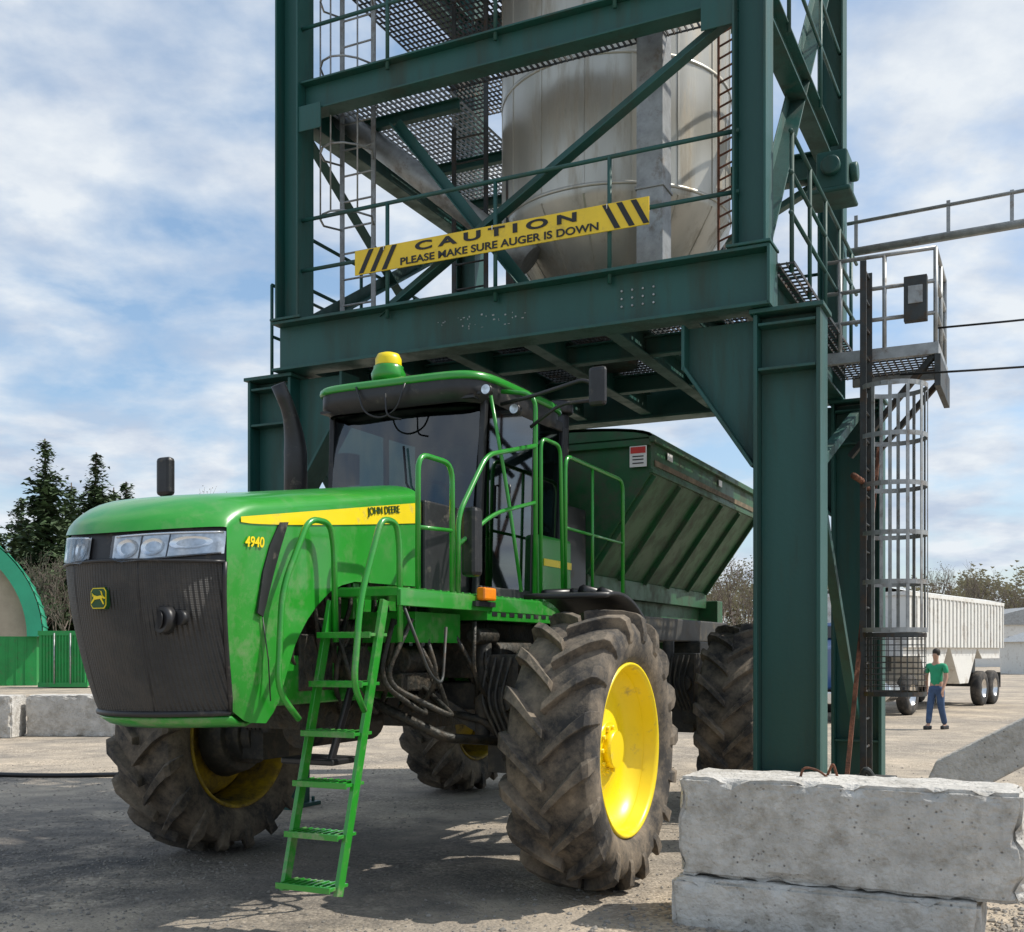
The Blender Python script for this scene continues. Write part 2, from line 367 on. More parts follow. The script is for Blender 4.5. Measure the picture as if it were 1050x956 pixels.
# headlights
for sx in(1,-1):
    def hf(u,v,o=.0,sx=sx):
        x=sx*(.085+u*.495)
        lo=2.115+.060*u**1.4+.03*max(0,.12-u)/.12; hi=2.262+.036*u
        return (x,ynose(x)-o+.02*v+.006,lo+(hi-lo)*v)
    def fl_(f): return f if sx>0 else (lambda u,v:f(1-u,v))
    g=G(); g.grid(fl_(lambda u,v:hf(u,v,.003)),18,4)
    for (u0,v0,du,dv) in((.17,.5,.12,.34),(.43,.48,.11,.32),(.75,.55,.17,.26)):
        N_=22
        ring=[hf(u0+du*C(2*PI*i/N_),v0+dv*S(2*PI*i/N_),.010) for i in range(N_)]
        ring2=[hf(u0+du*.6*C(2*PI*i/N_),v0+dv*.55*S(2*PI*i/N_),.001) for i in range(N_)]
        g.add(ring+ring2,[(i,(i+1)%N_,N_+(i+1)%N_,N_+i) for i in range(N_)]+[tuple(range(N_,2*N_))],1,True)
    g.tube([hf(.03+i/12.6,.96,.006) for i in range(13)],.008,6,mi=1)
    g.tube([hf(.03+i/12.6,.03,.006) for i in range(13)],.005,6,mi=2)
    for u_ in(.30,.56): g.tube([hf(u_,.06,.006),hf(u_+.02,.94,.006)],.004,5,mi=2)
    hl=make(g,'headlight',[m_lampin,m_refl,m_ddark],hood)
    g=G(); g.grid(fl_(lambda u,v:hf(u,v,.022)),18,4); make(g,'lens_cover',m_cover,hl)
g=G()
def em(z): return ynose(0)+rec((z-1.30)/.83)
zc=1.93; yy=em(zc)-.012; k_=.78
sh=[(-.075,-.05),(-.055,-.075),(.055,-.075),(.075,-.05),(.075,.05),(.055,.075),(-.055,.075),(-.075,.05)]
sc=lambda a,b,f=1:(a*k_*f,zc+b*k_*f)
g.prism([sc(a,b) for a,b in sh],'y',yy-.008,yy+.02,0)
g.prism([sc(a,b,.95) for a,b in sh],'y',yy-.010,yy-.002,1)
g.prism([sc(a,b,.87) for a,b in sh],'y',yy-.012,yy-.002,0)
body_=[(-.040,.012),(-.025,.020),(.005,.016),(.03,.022),(.035,.006),(.02,-.004),(-.015,.0),(-.035,.002)]
def em_poly(p): g.prism([sc(-a,b-.004,1.15) for a,b in p][::-1],'y',yy-.016,yy-.004,1)
em_poly(body_)
em_poly([(-.036,.010),(-.040,.018),(-.058,.006),(-.056,.0),(-.044,.002)])
em_poly([(.030,.020),(.046,.034),(.040,.012)])
em_poly([(.022,.0),(.034,.004),(.056,-.026),(.050,-.028)])
em_poly([(-.030,.004),(-.020,.0),(-.044,-.034),(-.050,-.030)])
em_poly([(-.040,.016),(-.034,.018),(-.022,.046),(-.010,.050),(-.028,.046)])
make(g,'emblem',[m_inkg,m_yel],gr)
# --- exhaust
g=G()
g.tube([(-.96,.2,2.3),(-.96,.2,3.35),(-.96,.12,3.6),(-1.0,.02,3.80)],[.095,.095,.095,.09,.085,.08,.075,.07,.065,.062,.060,.060,.060,.060],16,.28)
make(g,'exhaust_pipe',m_black,mach)
g=G(); g.tube([(-.9,.9,2.4),(-.95,.85,3.0),(-.95,.8,3.25)],.06,10,.1); g.cyl((-.9,.85,3.1),(-.9,.85,3.35),.11)
make(g,'air_intake',m_black,mach)
# --- cab
g=G()
ZF=2.08; ZR=3.62
for sx in(-1,1):
    g.bar((sx*.67,.27,ZF),(sx*.70,.37,ZR),.05,.06,(0,1,0)); g.bar((sx*.69,1.74,ZF),(sx*.72,1.82,ZR),.09,.1,(0,1,0))
    g.bar((sx*.70,1.18,ZF),(sx*.72,1.2,ZR),.04,.05,(0,1,0)); g.bar((sx*.69,.27,ZF+.02),(sx*.69,1.74,ZF+.02),.06,.09)
    g.bar((sx*.72,.34,ZR),(sx*.72,1.8,ZR),.06,.09)
g.bar((-.68,.3,ZR),(.68,.3,ZR),.08,.12); g.bar((-.68,1.8,ZR),(.68,1.8,ZR),.08,.1); g.bar((-.68,.26,2.6),(.68,.26,2.6),.05,.16)
g.box(-.68,.68,.3,1.75,1.98,2.1)
g.box(-.64,.64,1.68,1.74,2.1,2.7)
g.box(.3,.62,.4,1.2,2.1,2.35)
cab=make(g,'cab',m_black,mach,bevel=.012)
g=G(); g.box(.60,.80,1.2,1.86,2.02,2.62); g.box(-.8,-.6,1.2,1.86,2.02,2.62); g.box(-.7,.7,.28,1.8,1.8,1.98)
make(g,'cab_base',m_green,cab,bevel=.03)
g=G(); g.box(.801,.806,1.25,1.84,2.36,2.42); make(g,'yellow_stripe',m_yel,cab)
g=G()
def rf(u):
    a=u*2*PI; ex=.3
    c,s_=C(a),S(a); return math.copysign(abs(c)**ex,c),math.copysign(abs(s_)**ex,s_)
prof=[(.97,3.712),(.995,3.715),(1,3.73),(.995,3.755),(.975,3.775),(.92,3.79),(.5,3.822),(0.001,3.83)]
g.grid(lambda u,v:(rf(u)[0]*.79*prof[round(v*7)][0],1.0+rf(u)[1]*.90*prof[round(v*7)][0],prof[round(v*7)][1]+.012*rf(u)[1]*prof[round(v*7)][0]),64,7)
roof=make(g,'roof',m_green,cab)
g=G(); g.grid(lambda u,v:(rf(u)[0]*.765*(1 if v>.3 else .94),.99+rf(u)[1]*.875*(1 if v>.3 else .94),3.54+.175*v),64,3)
g.box(-.7,.7,.18,1.8,3.56,3.58)
make(g,'visor',m_black,roof)
def pane(name,a,b,c,d):
    g=G(); g.add([a,b,c,d],[(0,1,2,3)]); return make(g,name,m_glass,cab)
g=G()
g.grid(lambda u,v:((2*u-1)*(.65+.03*v),.235+.1*v+.05*(2*u-1)**2-.03,2.65+v*.92),12,2)
make(g,'windshield',m_glass,cab)
pane('side_window',(.715,.32,2.13),(.715,1.17,2.13),(.735,1.19,3.57),(.735,.39,3.57))
pane('side_window',(.72,1.2,2.63),(.72,1.72,2.63),(.738,1.78,3.57),(.738,1.22,3.57))
pane('side_window',(-.715,.32,2.13),(-.715,1.7,2.13),(-.735,1.78,3.57),(-.735,.39,3.57))
pane('rear_window',(-.66,1.79,2.7),(.66,1.79,2.7),(.68,1.84,3.55),(-.68,1.84,3.55))
g=G(); g.box(-.26,.26,.95,1.45,2.35,2.55); g.prism([(1.38,2.5),(1.52,2.5),(1.62,3.2),(1.5,3.22)],'x',-.25,.25); g.box(-.13,.13,1.5,1.6,3.22,3.4); g.box(.28,.36,.9,1.4,2.6,2.72)
make(g,'seat',m_seat,cab,bevel=.04)
g=G(); g.tube([(.19*C(a/16*2*PI),.72+.08*S(a/16*2*PI),2.88+.17*S(a/16*2*PI)) for a in range(16)],.016,6,closed=True); g.cyl((0,.6,2.3),(0,.72,2.88),.05); g.box(-.25,.25,.42,.55,2.5,2.8)
make(g,'steering_wheel',m_seat,cab)
g=G(); g.tube([(.76,.62,2.7),(.79,.62,2.7),(.79,.62,2.95),(.76,.62,2.95)],.012,6); make(g,'door_handle',m_black,cab)
g=G(); g.tube([(.3,.19,2.66),(.1,.2,2.95),(.05,.24,3.25)],.01,6); make(g,'wiper',m_black,cab)
g=G(); g.tube([(-.3,.1,3.72),(-.2,.06,3.5),(-.05,.07,3.44),(.1,.06,3.5),(.16,.08,3.7)],.008,6,.1); g.tube([(.0,.05,3.63),(.02,.04,3.45),(.14,.06,3.42)],.008,6,.1)
make(g,'cable',m_tank,cab)
g=G(); g.lathe([(0,.001),(0,.13),(.06,.14),(.10,.12),(.12,.12),(.13,.1)],(-.14,.32,3.79),'z',28,0); g.lathe([(0,.105),(.05,.105),(.09,.085),(.105,.04),(.108,.001)],(-.14,.32,3.92),'z',28,1)
make(g,'beacon',[m_green,m_yel],roof)
for p in((.82,.22,3.6),(.92,.5,3.5)):
    g=G(); g.cyl(p,(p[0],p[1]-.07,p[2]),.036,.042); g.cyl((p[0],p[1]-.07,p[2]),(p[0],p[1]-.074,p[2]),.036,mi=1); g.bar((p[0]-.15,p[1]+.02,p[2]),p,.02,.02)
    make(g,'work_light',[m_black,m_lampin],cab)
g=G(); g.box(1.56,1.70,.34,.40,3.44,3.73); mm=make(g,'mirror',m_black,mach,bevel=.03)
g=G(); g.tube([(.8,.45,3.55),(1.1,.42,3.58),(1.5,.42,3.66),(1.6,.42,3.6)],.016,8,.08); g.tube([(1.05,.45,3.35),(1.3,.44,3.5),(1.6,.42,3.5)],.014,8,.08); make(g,'mirror_arm',m_black,mm)
g=G(); g.box(-1.60,-1.46,-.72,-.64,2.84,3.14); mm=make(g,'mirror',m_black,mach,bevel=.03)
g=G(); g.tube([(-1.53,-.67,2.9),(-1.53,-.67,2.77),(-1.2,-.67,2.76),(-.9,-.6,2.74),(-.5,-.5,2.74)],.02,8,.05); make(g,'mirror_arm',m_black,mm)
g=G(); g.box(.6,1.08,-1.5,2.5,1.98,2.03)
for i in range(40): g.box(.62,1.06,-1.46+i*.1,-1.43+i*.1,2.031,2.04)
g.bar((1.08,-1.5,1.97),(1.08,2.5,1.97),.03,.10)
make(g,'catwalk',m_green,mach,bevel=.004)
def rail(pts,r=.018,fil=.12,name='handrail'):
    g=G(); g.tube(pts,r,10,fil); return make(g,name,m_green,mach)
X1=1.06
rail([(X1,-1.24,2.0),(X1,-1.24,2.88),(X1,-.8,2.88),(X1,-.8,2.02)])
rail([(X1,-1.24,2.42),(X1,-.8,2.44)],.013,0)
rail([(X1,-.72,2.02),(X1,-.72,2.55),(X1,-.3,3.02),(X1,.52,3.22)])
rail([(X1,-.72,2.35),(X1,-.2,2.62),(X1,.5,2.78)],.015,.2)
rail([(X1,.52,2.02),(X1,.52,3.62),(.78,.5,3.66)])
rail([(X1,.62,2.02),(X1,.62,3.3),(X1,1.0,3.3),(X1,1.05,2.1)],.015,.1)
rail([(X1,1.1,2.02),(X1,1.1,3.24),(X1,2.46,3.22),(X1,2.46,2.02)])
rail([(X1,1.1,2.65),(X1,2.46,2.64)],.013,0)
rail([(X1,1.7,2.02),(X1,1.7,3.22)],.014,0)
rail([(.95,.5,2.1),(.85,.45,2.9),(.78,.3,3.62)],.014,.3)
g=G(); g.box(1.02,1.14,-.62,-.5,2.15,2.62); make(g,'document_tube',m_black,mach,bevel=.03)
g=G(); g.box(1.09,1.16,-.52,-.34,1.99,2.08); make(g,'marker_light',m_orange,mach,bevel=.015)
g=G(); g.box(1.085,1.12,-.58,-.28,1.95,1.985); make(g,'marker_bracket',m_black,mach)
# access ladder
g=G()
for sx in(-.19,.19):
    g.bar((.75+sx,-1.93,.24),(.84+sx,-1.58,1.95),.028,.065,(0,1,0))
for i in range(6):
    t=.03+i*.17; c=Vector((.75,-1.93,.24)).lerp(Vector((.84,-1.58,1.95)),t)
    g.box(c.x-.19,c.x+.19,c.y-.09,c.y+.09,c.z-.012,c.z+.008); g.box(c.x-.19,c.x+.19,c.y-.1,c.y-.09,c.z-.022,c.z+.014)
    for j in range(8): g.box(c.x-.17+j*.045,c.x-.155+j*.045,c.y-.08,c.y+.08,c.z+.009,c.z+.015)
lad=make(g,'ladder',m_green,mach,bevel=.003)
g=G(); g.tube([(.68,-1.95,1.25),(.66,-2.12,1.42),(.66,-2.08,2.0),(.68,-1.85,2.43),(.68,-1.64,2.42),(.68,-1.60,2.28),(.68,-1.58,1.7)],.019,10,.14); make(g,'handrail',m_green,lad)
g=G(); g.tube([(1.02,-1.78,1.3),(1.06,-1.95,1.45),(1.06,-1.88,1.95),(1.06,-1.66,2.43),(1.06,-1.49,2.42),(1.06,-1.46,2.28),(1.06,-1.45,1.7)],.019,10,.14); make(g,'handrail',m_green,lad)
g=G(); g.tube([(1.07,-1.45,1.95),(1.12,-1.2,1.5),(1.1,-1.0,1.42),(1.07,-.9,1.8)],.011,6,.2); make(g,'chain',m_ddark,lad)
g=G(); g.bar((.55,-1.45,.95),(.6,-1.2,1.6),.03,.06,(0,1,0)); g.box(.2,.6,-1.5,-1.2,.93,.97); make(g,'step_bracket',m_black,mach,bevel=.01)
for s_ in(1,-1):
    g=G()
    g.grid(lambda u,v:(s_*(1.28+v*.62),-1.05*C(math.radians(78+u*92))+.06,.98+1.05*S(math.radians(78+u*92))),20,4); make(g,'fender',m_black,mach,solid=.03)
g=G(); g.cyl((1.25,.95,1.80),(1.25,1.75,1.80),.2); g.tube([(1.45,.9,2.1),(1.5,1.3,2.05),(1.42,1.7,1.7)],.05,8,.1); g.tube([(1.3,.9,2.12),(1.35,1.5,2.08),(1.3,1.9,1.6)],.05,8,.1); g.box(.75,1.2,1.1,1.9,1.6,1.97); g.tube([(1.1,.6,2.08),(1.2,1.2,2.12),(1.25,2.0,2.0),(1.1,2.6,1.8)],.04,8,.2)
g.tube([(1.2,.9,2.1),(1.5,1.45,2.02),(1.45,1.95,1.7),(1.2,2.4,1.6)],.045,8,.2)
make(g,'air_tank',m_tank,mach)
# wheel
def tyre_geo(R,rr_,W,nl,mi=0):
    g=G(); h=W/2
    pr=[(-h*.78,rr_),(-h*.92,rr_+.05),(-h*.98,rr_+.13),(-h*.97,R-.16),(-h*.86,R-.10),(-h*.5,R-.078),(0,R-.072),(h*.5,R-.078),(h*.86,R-.10),(h*.97,R-.16),(h*.98,rr_+.13),(h*.92,rr_+.05),(h*.78,rr_)]
    g.lathe(pr,(0,0,0),'x',72,mi)
    path=[(-.04,R,0,.027),(.28,R-.002,.10,.030),(.62,R-.008,.205,.036),(.90,R-.026,.28,.045),(1.0,R-.055,.30,.047),(1.04,R-.15,.33,.040),(1.02,R-.21,.34,.03)]
    for sd in(1,-1):
        for i in range(nl):
            a0=2*PI*(i+(.5 if sd<0 else 0))/nl; vs=[]
            for (x,r,da,hw) in path:
                for (xi,ri,ins) in ((x*h,r,0),(x*h*.84,r-.085,1)):
                    for e in(-1,1):
                        w=hw*(1 if not ins else 1.4)
                        a=a0+da+e*w/r; vs.append((sd*xi,-ri*C(a),ri*S(a)))
            fs=[]
            for j in range(len(path)-1):
                b=j*4;c=b+4
                fs+=[(b,b+1,c+1,c),(b,c,c+2,b+2),(b+1,b+3,c+3,c+1)]
            fs+=[(0,2,3,1),(len(path)*4-4,len(path)*4-3,len(path)*4-1,len(path)*4-2)]
            g.add(vs,fs,mi)
    return g
def offs(g,o):
    o=Vector(o); g.v=[v+o for v in g.v]; return g
wc=(1.76,0,.965)
g=G(); g.cyl((-.28,0,0),(.1,0,0),.19); g.cyl((.1,0,0),(.16,0,0),.13)
for i in range(10):
    a=2*PI*i/10; g.cyl((.06,.155*C(a),.155*S(a)),(.12,.155*C(a),.155*S(a)),.016,n=6)
wheel=make(offs(g,wc),'wheel',m_yel,mach)
tg=make(offs(tyre_geo(.97,.60,.62,18),wc),'tyre',m_rubber,wheel,bevel=.005)
g=G(); g.lathe([(.245,.605),(.262,.60),(.262,.585),(.235,.57),(.16,.555),(.12,.53),(.07,.49),(.04,.42),(.06,.30),(.09,.22),(.09,.001)],(0,0,0),'x',56)
g.lathe([(-.245,.605),(-.262,.60),(-.262,.585),(-.235,.57),(-.15,.555),(-.1,.545),(.07,.53),(.16,.553)],(0,0,0),'x',56)
g.lathe([(.0,.001),(.0,.45),(.06,.5)],(0,0,0),'x',56)
make(offs(g,wc),'rim',m_yel,wheel)
w0=wheel.location; ox=w0.x-1.76
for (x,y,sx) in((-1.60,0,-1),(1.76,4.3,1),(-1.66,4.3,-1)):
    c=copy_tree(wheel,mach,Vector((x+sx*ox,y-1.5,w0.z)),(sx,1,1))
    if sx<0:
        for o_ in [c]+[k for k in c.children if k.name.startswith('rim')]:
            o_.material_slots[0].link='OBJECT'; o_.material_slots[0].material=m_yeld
g=G()
g.cyl((-1.50,0,.965),(-1.32,0,.965),.36,.30,n=28); g.cyl((-1.34,0,.965),(-1.2,0,.965),.24,n=24); g.box(-1.45,-1.2,-.12,.12,.9,1.5)
make(g,'wheel_motor',m_blackd,mach,bevel=.01)
# --- hopper
g=G()
ho=[(-1.2,3.68),(-1.2,3.34),(-.5,2.36),(.5,2.36),(1.2,3.34),(1.2,3.68)]
g.prism(ho,'y',2.86,7.05)
arch=[(1.2,3.68)]+[(1.2*C(PI*i/12),3.68+.12*S(PI*i/12)) for i in range(1,12)]+[(-1.2,3.68)]
g.prism(arch,'y',2.84,2.9); g.prism(arch,'y',7.0,7.06)
for sx in(-1,1):
    g.bar((sx*1.22,2.82,3.66),(sx*1.22,7.09,3.66),.06,.06)
    g.bar((sx*1.205,2.84,3.36),(sx*1.205,7.07,3.36),.04,.04)
    for i in range(6):
        y=2.92+i*.81
        g.bar((sx*1.19,y,3.34),(sx*.53,y,2.40),.035,.07,(sx,0,-.6),0,(0,.02))
    g.box(sx*.5-.05,sx*.5+.05,2.865,7.05,2.2,2.4)
g.box(-.45,.45,2.7,7.3,1.75,2.25)
g.bar((-1.2,2.83,3.63),(1.2,2.83,3.63),.05,.06)
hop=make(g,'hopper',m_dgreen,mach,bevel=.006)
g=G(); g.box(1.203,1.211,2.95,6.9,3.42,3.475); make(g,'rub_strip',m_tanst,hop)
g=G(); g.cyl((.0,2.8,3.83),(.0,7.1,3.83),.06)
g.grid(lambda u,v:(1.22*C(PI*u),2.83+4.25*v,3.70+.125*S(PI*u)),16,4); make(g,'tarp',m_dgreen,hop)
g=G(); g.box(1.0,1.17,2.812,2.818,3.40,3.60); g.box(1.01,1.16,2.807,2.813,3.53,3.59,1); g.box(1.03,1.14,2.807,2.813,3.495,3.505,2); g.box(1.03,1.14,2.807,2.813,3.465,3.475,2); g.box(1.03,1.14,2.807,2.813,3.43,3.44,2)
make(g,'warning_label',[m_white,m_red,m_ink],hop)
for a_,b_ in((3.3,3.46),(5.2,5.33)):
    g=G(); g.box(1.218,1.224,a_,b_,3.53,3.60); make(g,'decal',m_white,hop)
g=G()
g.cyl((.0,1.95,3.2),(.0,2.6,3.2),.45); g.box(-.6,.6,2.0,2.7,2.05,3.0); g.cyl((.5,2.3,3.0),(.5,2.3,3.85),.08); g.cyl((.5,2.3,3.85),(.5,2.3,3.97),.12)
make(g,'air_cleaner',m_black,mach,bevel=.02)
g=G(); g.box(-.7,.7,7.05,7.3,1.5,2.3); g.cyl((.35,7.6,1.2),(.35,7.6,1.26),.33); g.cyl((-.35,7.6,1.2),(-.35,7.6,1.26),.33); g.cyl((.35,7.6,1.26),(.35,7.6,1.6),.08); g.cyl((-.35,7.6,1.26),(-.35,7.6,1.6),.08); g.box(-.6,.6,7.2,7.75,1.6,1.66)
make(g,'spinner',m_dgreen,mach,bevel=.01)
g=G(); g.box(.48,.9,3.0,6.8,1.75,2.0); g.box(.6,1.0,5.2,5.9,1.3,1.75); g.tube([(.9,2.8,1.9),(1.0,3.3,1.7),(.9,3.9,1.6)],.04,8,.2)
make(g,'conveyor_frame',m_blackd,mach,bevel=.02)

# ================================================================ LOADING TOWER
YF=2.2; YR=6.1; XL=-2.48; XR=2.33
tw=empty('loading_tower',(0,4.1,0),label='dark green steel loading tower straddling the spreader',cat='tower')
def part(g,name,mat=None,bev=.005,par=None): return make(g,name,mat or m_tower,par or tw,bevel=bev)
for cx in(2.625,-2.775):
    for cy in(YF+.12,YR):
        g=G(); g.ib((cx,cy,0),(cx,cy,4.5),.34,.56,.035,up=(1,0,0))
        g.box(cx-.36,cx+.36,cy-.26,cy+.26,0.0,.04)
        g.box(cx-.31,cx+.31,cy-.20,cy+.20,4.503,4.54)
        for z in(.6,4.02,4.40): g.box(cx-.24,cx+.24,cy-.165,cy-.015,z,z+.025)
        for ix in(-1,1):
            for iy in(-1,1): g.cyl((cx+ix*.3,cy+iy*.2,.04),(cx+ix*.3,cy+iy*.2,.09),.02,n=6)
        part(g,'column')
for s_,cx in((-1,2.345),(1,-2.495)):
    for cy in(YF+.12,YR):
        g=G(); x1=cx+s_*.62
        poly=[(cx,4.498),(x1,4.498),(x1,4.12),(cx,3.22)]
        if s_<0: poly=poly[::-1]
        g.prism(poly,'y',cy-.012,cy+.012)
        g.bar((x1,cy,4.13),(cx+s_*.01,cy,3.22),.32,.03,(0,0,1)); g.bar((x1,cy,4.1),(x1,cy,4.495),.32,.03,(1,0,0))
        part(g,'knee_haunch')
def hb(p,q,w,h,name='beam',t=.028): g=G(); g.ib(p,q,w,h,t); return g
g=hb((-2.66,YF,4.805),(2.50,YF,4.805),.3,.51)
g.box(2.485,2.51,YF-.15,YF+.15,4.555,5.055)
for bx,nx,sp_x in((1.15,2,.1),(1.35,2,.1)):
    for i in range(nx):
        for j in range(3): g.cyl((bx+i*sp_x,YF-.022,4.74+j*.07),(bx+i*sp_x,YF-.008,4.74+j*.07),.011,n=6,mi=1)
rq=random.Random(5)
for i in range(30):
    x=rq.uniform(-.85,-.1)+.3*rq.random(); z=4.78+rq.uniform(-.05,.08); w=rq.uniform(.006,.025)
    g.box(x,x+w,YF-.0135,YF-.0080,z,z+rq.uniform(.005,.018),1)
make(g,'beam',[m_tower,m_galv],tw,bevel=.004)
part(hb((-2.62,YR,4.805),(2.48,YR,4.805),.3,.51),'beam')
part(hb((XL,YF+.16,4.80),(XL,YR-.16,4.80),.26,.48),'beam'); part(hb((XR+.02,YF+.16,4.80),(XR+.02,YR-.16,4.80),.26,.48),'beam')
for x in(-1.6,-.75,.1,.95,1.7): part(hb((x,YF+.16,4.72),(x,YR-.16,4.72),.14,.26,t=.018),'beam')
for y in(3.4,4.8): part(hb((XL+.14,y,4.70),(XR-.12,y,4.70),.12,.2,t=.018),'beam')
def grating(x0,x1,y0,y1,z,name='grating',sp=.07,mat=None):
    g=G(); k=int((x1-x0)/sp)
    for i in range(k+1): x=x0+i*(x1-x0)/k; g.box(x-.004,x+.004,y0,y1,z-.03,z)
    k=int((y1-y0)/.1)
    for i in range(k+1): y=y0+i*(y1-y0)/k; g.box(x0,x1,y-.005,y+.005,z-.022,z-.006)
    return part(g,name,mat or m_ddark,0)
grating(XL,XR,YF+.15,YR-.15,4.93,sp=.05)
for cx in(XL,XR):
    for cy in(YF,YR):
        g=G(); z0=5.065
        g.ib((cx,cy,z0),(cx,cy,11.5),.28,.29,.022,up=(1,0,0)); g.box(cx-.19,cx+.19,cy-.17,cy+.17,z0,z0+.025)
        part(g,'column')
for z in(7.35,10.0):
    part(hb((XL+.15,YF,z),(XR-.15,YF,z),.2,.32,t=.02),'beam'); part(hb((XL+.15,YR,z),(XR-.15,YR,z),.2,.32,t=.02),'beam')
    part(hb((XL,YF+.15,z),(XL,YR-.15,z),.2,.32,t=.02),'beam'); part(hb((XR,YF+.15,z),(XR,YR-.15,z),.2,.32,t=.02),'beam')
def brace(p,q,w=.11,h=.11): g=G(); g.bar(p,q,w,.014,(0,0,1),0,(0,-h/2)); g.bar(p,q,.014,h,(0,0,1),0,(-w/2,0)); return part(g,'brace')
brace((-1.45,YF+.03,5.05),(2.18,YF+.03,7.2),.13,.13)
brace((XL+.15,YR,7.2),(2.2,YR,5.06),.13,.12); brace((XL+.15,YR,5.06),(2.2,YR,7.2),.13,.12)
brace((XL,YF+.15,7.2),(XL,YR-.15,5.06),.12,.12); brace((XL,YF+.15,5.06),(XL,YR-.15,7.2),.12,.12)
brace((XL,YF+.15,7.5),(XL,YR-.15,9.9)); brace((XL+.15,YR,7.55),(XR-.15,YR,9.8))
brace((XR,YF+.15,5.06),(XR,YR-.15,9.7),.16,.14)
brace((-1.5,YF+.4,7.15),(.1,YF+.4,5.1),.1,.1)
g=G(); g.bar((2.62,YF+.3,4.3),(2.62,YR-.2,.9),.1,.1); part(g,'brace'); g=G(); g.bar((-2.77,YF+.3,4.3),(-2.77,YR-.2,.9),.1,.1); part(g,'brace')
g=G(); g.bar((2.62,YF+.3,3.0),(2.62,YR-.15,4.35),.1,.1); part(g,'brace')
for (x,z) in((XL+.28,7.1),(XR-.28,7.1)): g=G(); g.box(x-.14,x+.14,YF-.125,YF-.112,z-.12,z+.14); part(g,'gusset_plate')
def railing(pts,z0,hs,posts,r=.02,mat=None,name='railing'):
    g=G()
    for h in hs:
        for a,b in zip(pts,pts[1:]): g.tube([(a[0],a[1],z0+h),(b[0],b[1],z0+h)],r,8)
    for p in posts: g.tube([(p[0],p[1],z0-.1),(p[0],p[1],z0+hs[0])],r,8)
    return part(g,name,mat,0)
railing([(XL+.1,2.14),(XR-.1,2.14)],5.05,[1.04,.52],[(-1.3,2.14),(-.1,2.14),(1.05,2.14)],.021)
railing([(2.62,YF+.15),(2.62,YR-.1)],5.0,[1.1,.75,.4],[(2.62,y) for y in(2.4,3.2,4.0,4.8,5.6)],.02)
railing([(XL-.1,YF+.15),(XL-.1,YR-.1)],5.0,[1.1,.55],[(XL-.1,y) for y in(2.4,3.6,4.8)],.02)
railing([(XL+.1,YR+.05),(XR-.1,YR+.05)],5.0,[1.1,.55],[(-1.3,YR+.05),(-.1,YR+.05),(1.1,YR+.05)],.02)
railing([(XL+.1,2.14),(XR-.1,2.14)],7.52,[1.05,.55],[(-1.3,2.14),(-.1,2.14),(1.1,2.14)],.02)
railing([(XR+.1,YF+.1),(XR+.1,YR-.1)],7.52,[1.05,.55],[(XR+.1,3.2),(XR+.1,4.8)],.02)
railing([(-2.85,YF+.1),(-2.85,YF+1.5)],4.6,[.95,.4],[(-2.85,YF+.1),(-2.85,YF+1.4)],.018)
grating(XL+.1,-1.0,YF+.12,YR-.1,7.48,sp=.06,mat=m_galv)
grating(-1.0,XR-.1,YF+.12,2.85,7.48,sp=.06,mat=m_ddark)
grating(-2.3,.3,YF+.12,YR-.1,8.85,sp=.06,mat=m_ddark)
grating(XR+.14,2.66,YF+.1,YR,4.96,sp=.06)
for y in(3.0,4.3,5.4): part(hb((XL+.12,y,7.38),(-.95,y,7.38),.09,.12,t=.012),'beam')
g=G()
for x in(-2.28,-1.88): g.bar((x,2.78,5.0),(x,2.78,9.2),.05,.02,(0,1,0))
for i in range(15): g.tube([(-2.28,2.78,5.1+i*.28),(-1.88,2.78,5.1+i*.28)],.012,6)
for z in(6.2,6.9,7.8,8.5): g.tube([(-2.28,2.78,z)]+[(-2.08-.33*C(a*PI/8),2.78-.5*S(a*PI/8),z) for a in range(1,8)]+[(-1.88,2.78,z)],.012,6)
for a in(2,4,6): g.tube([(-2.08-.33*C(a*PI/8),2.78-.5*S(a*PI/8),6.2),(-2.08-.33*C(a*PI/8),2.78-.5*S(a*PI/8),8.5)],.01,6)
part(g,'ladder',m_galv,0)
g=G()
for x in(-1.35,-.95): g.bar((x,3.6,5.0),(x,3.6,9.2),.05,.02,(0,1,0))
for i in range(15): g.tube([(-1.35,3.6,5.1+i*.28),(-.95,3.6,5.1+i*.28)],.011,6)
part(g,'ladder',m_ddark,0)
g=G(); g.cyl((-2.5,2.95,7.6),(-.55,3.3,5.95),.12,mi=0); g.cyl((-.6,3.28,6.0),(-.3,3.35,5.75),.17,mi=0)
part(g,'auger',m_galv,0)
g=G()
for x in(1.68,1.86): g.bar((x,3.5,5.1),(x,3.5,10.8),.02,.03,(0,1,0))
for i in range(46): g.bar((1.68,3.5,5.2+i*.12),(1.86,3.5,5.26+i*.12),.015,.015)
part(g,'ladder',m_rust,0)
g=G(); g.box(1.10,1.36,2.72,2.98,5.06,11)
for i in range(3): g.box(1.085,1.375,2.705,2.995,6.0+i*1.9,6.03+i*1.9)
part(g,'duct',m_galv)
g=G(); g.cyl((.3,4.3,5.1),(.3,4.3,4.78),.28,.24); part(g,'spout',m_ddark,0)
g=G(); g.box(2.40,2.72,4.7,5.15,6.5,6.9); g.cyl((2.56,4.6,6.72),(2.56,4.7,6.72),.1); g.box(2.3,2.76,4.65,5.2,6.45,6.5); g.cyl((2.72,4.92,6.72),(2.80,4.92,6.72),.1)
part(g,'drive_motor',bev=.02)
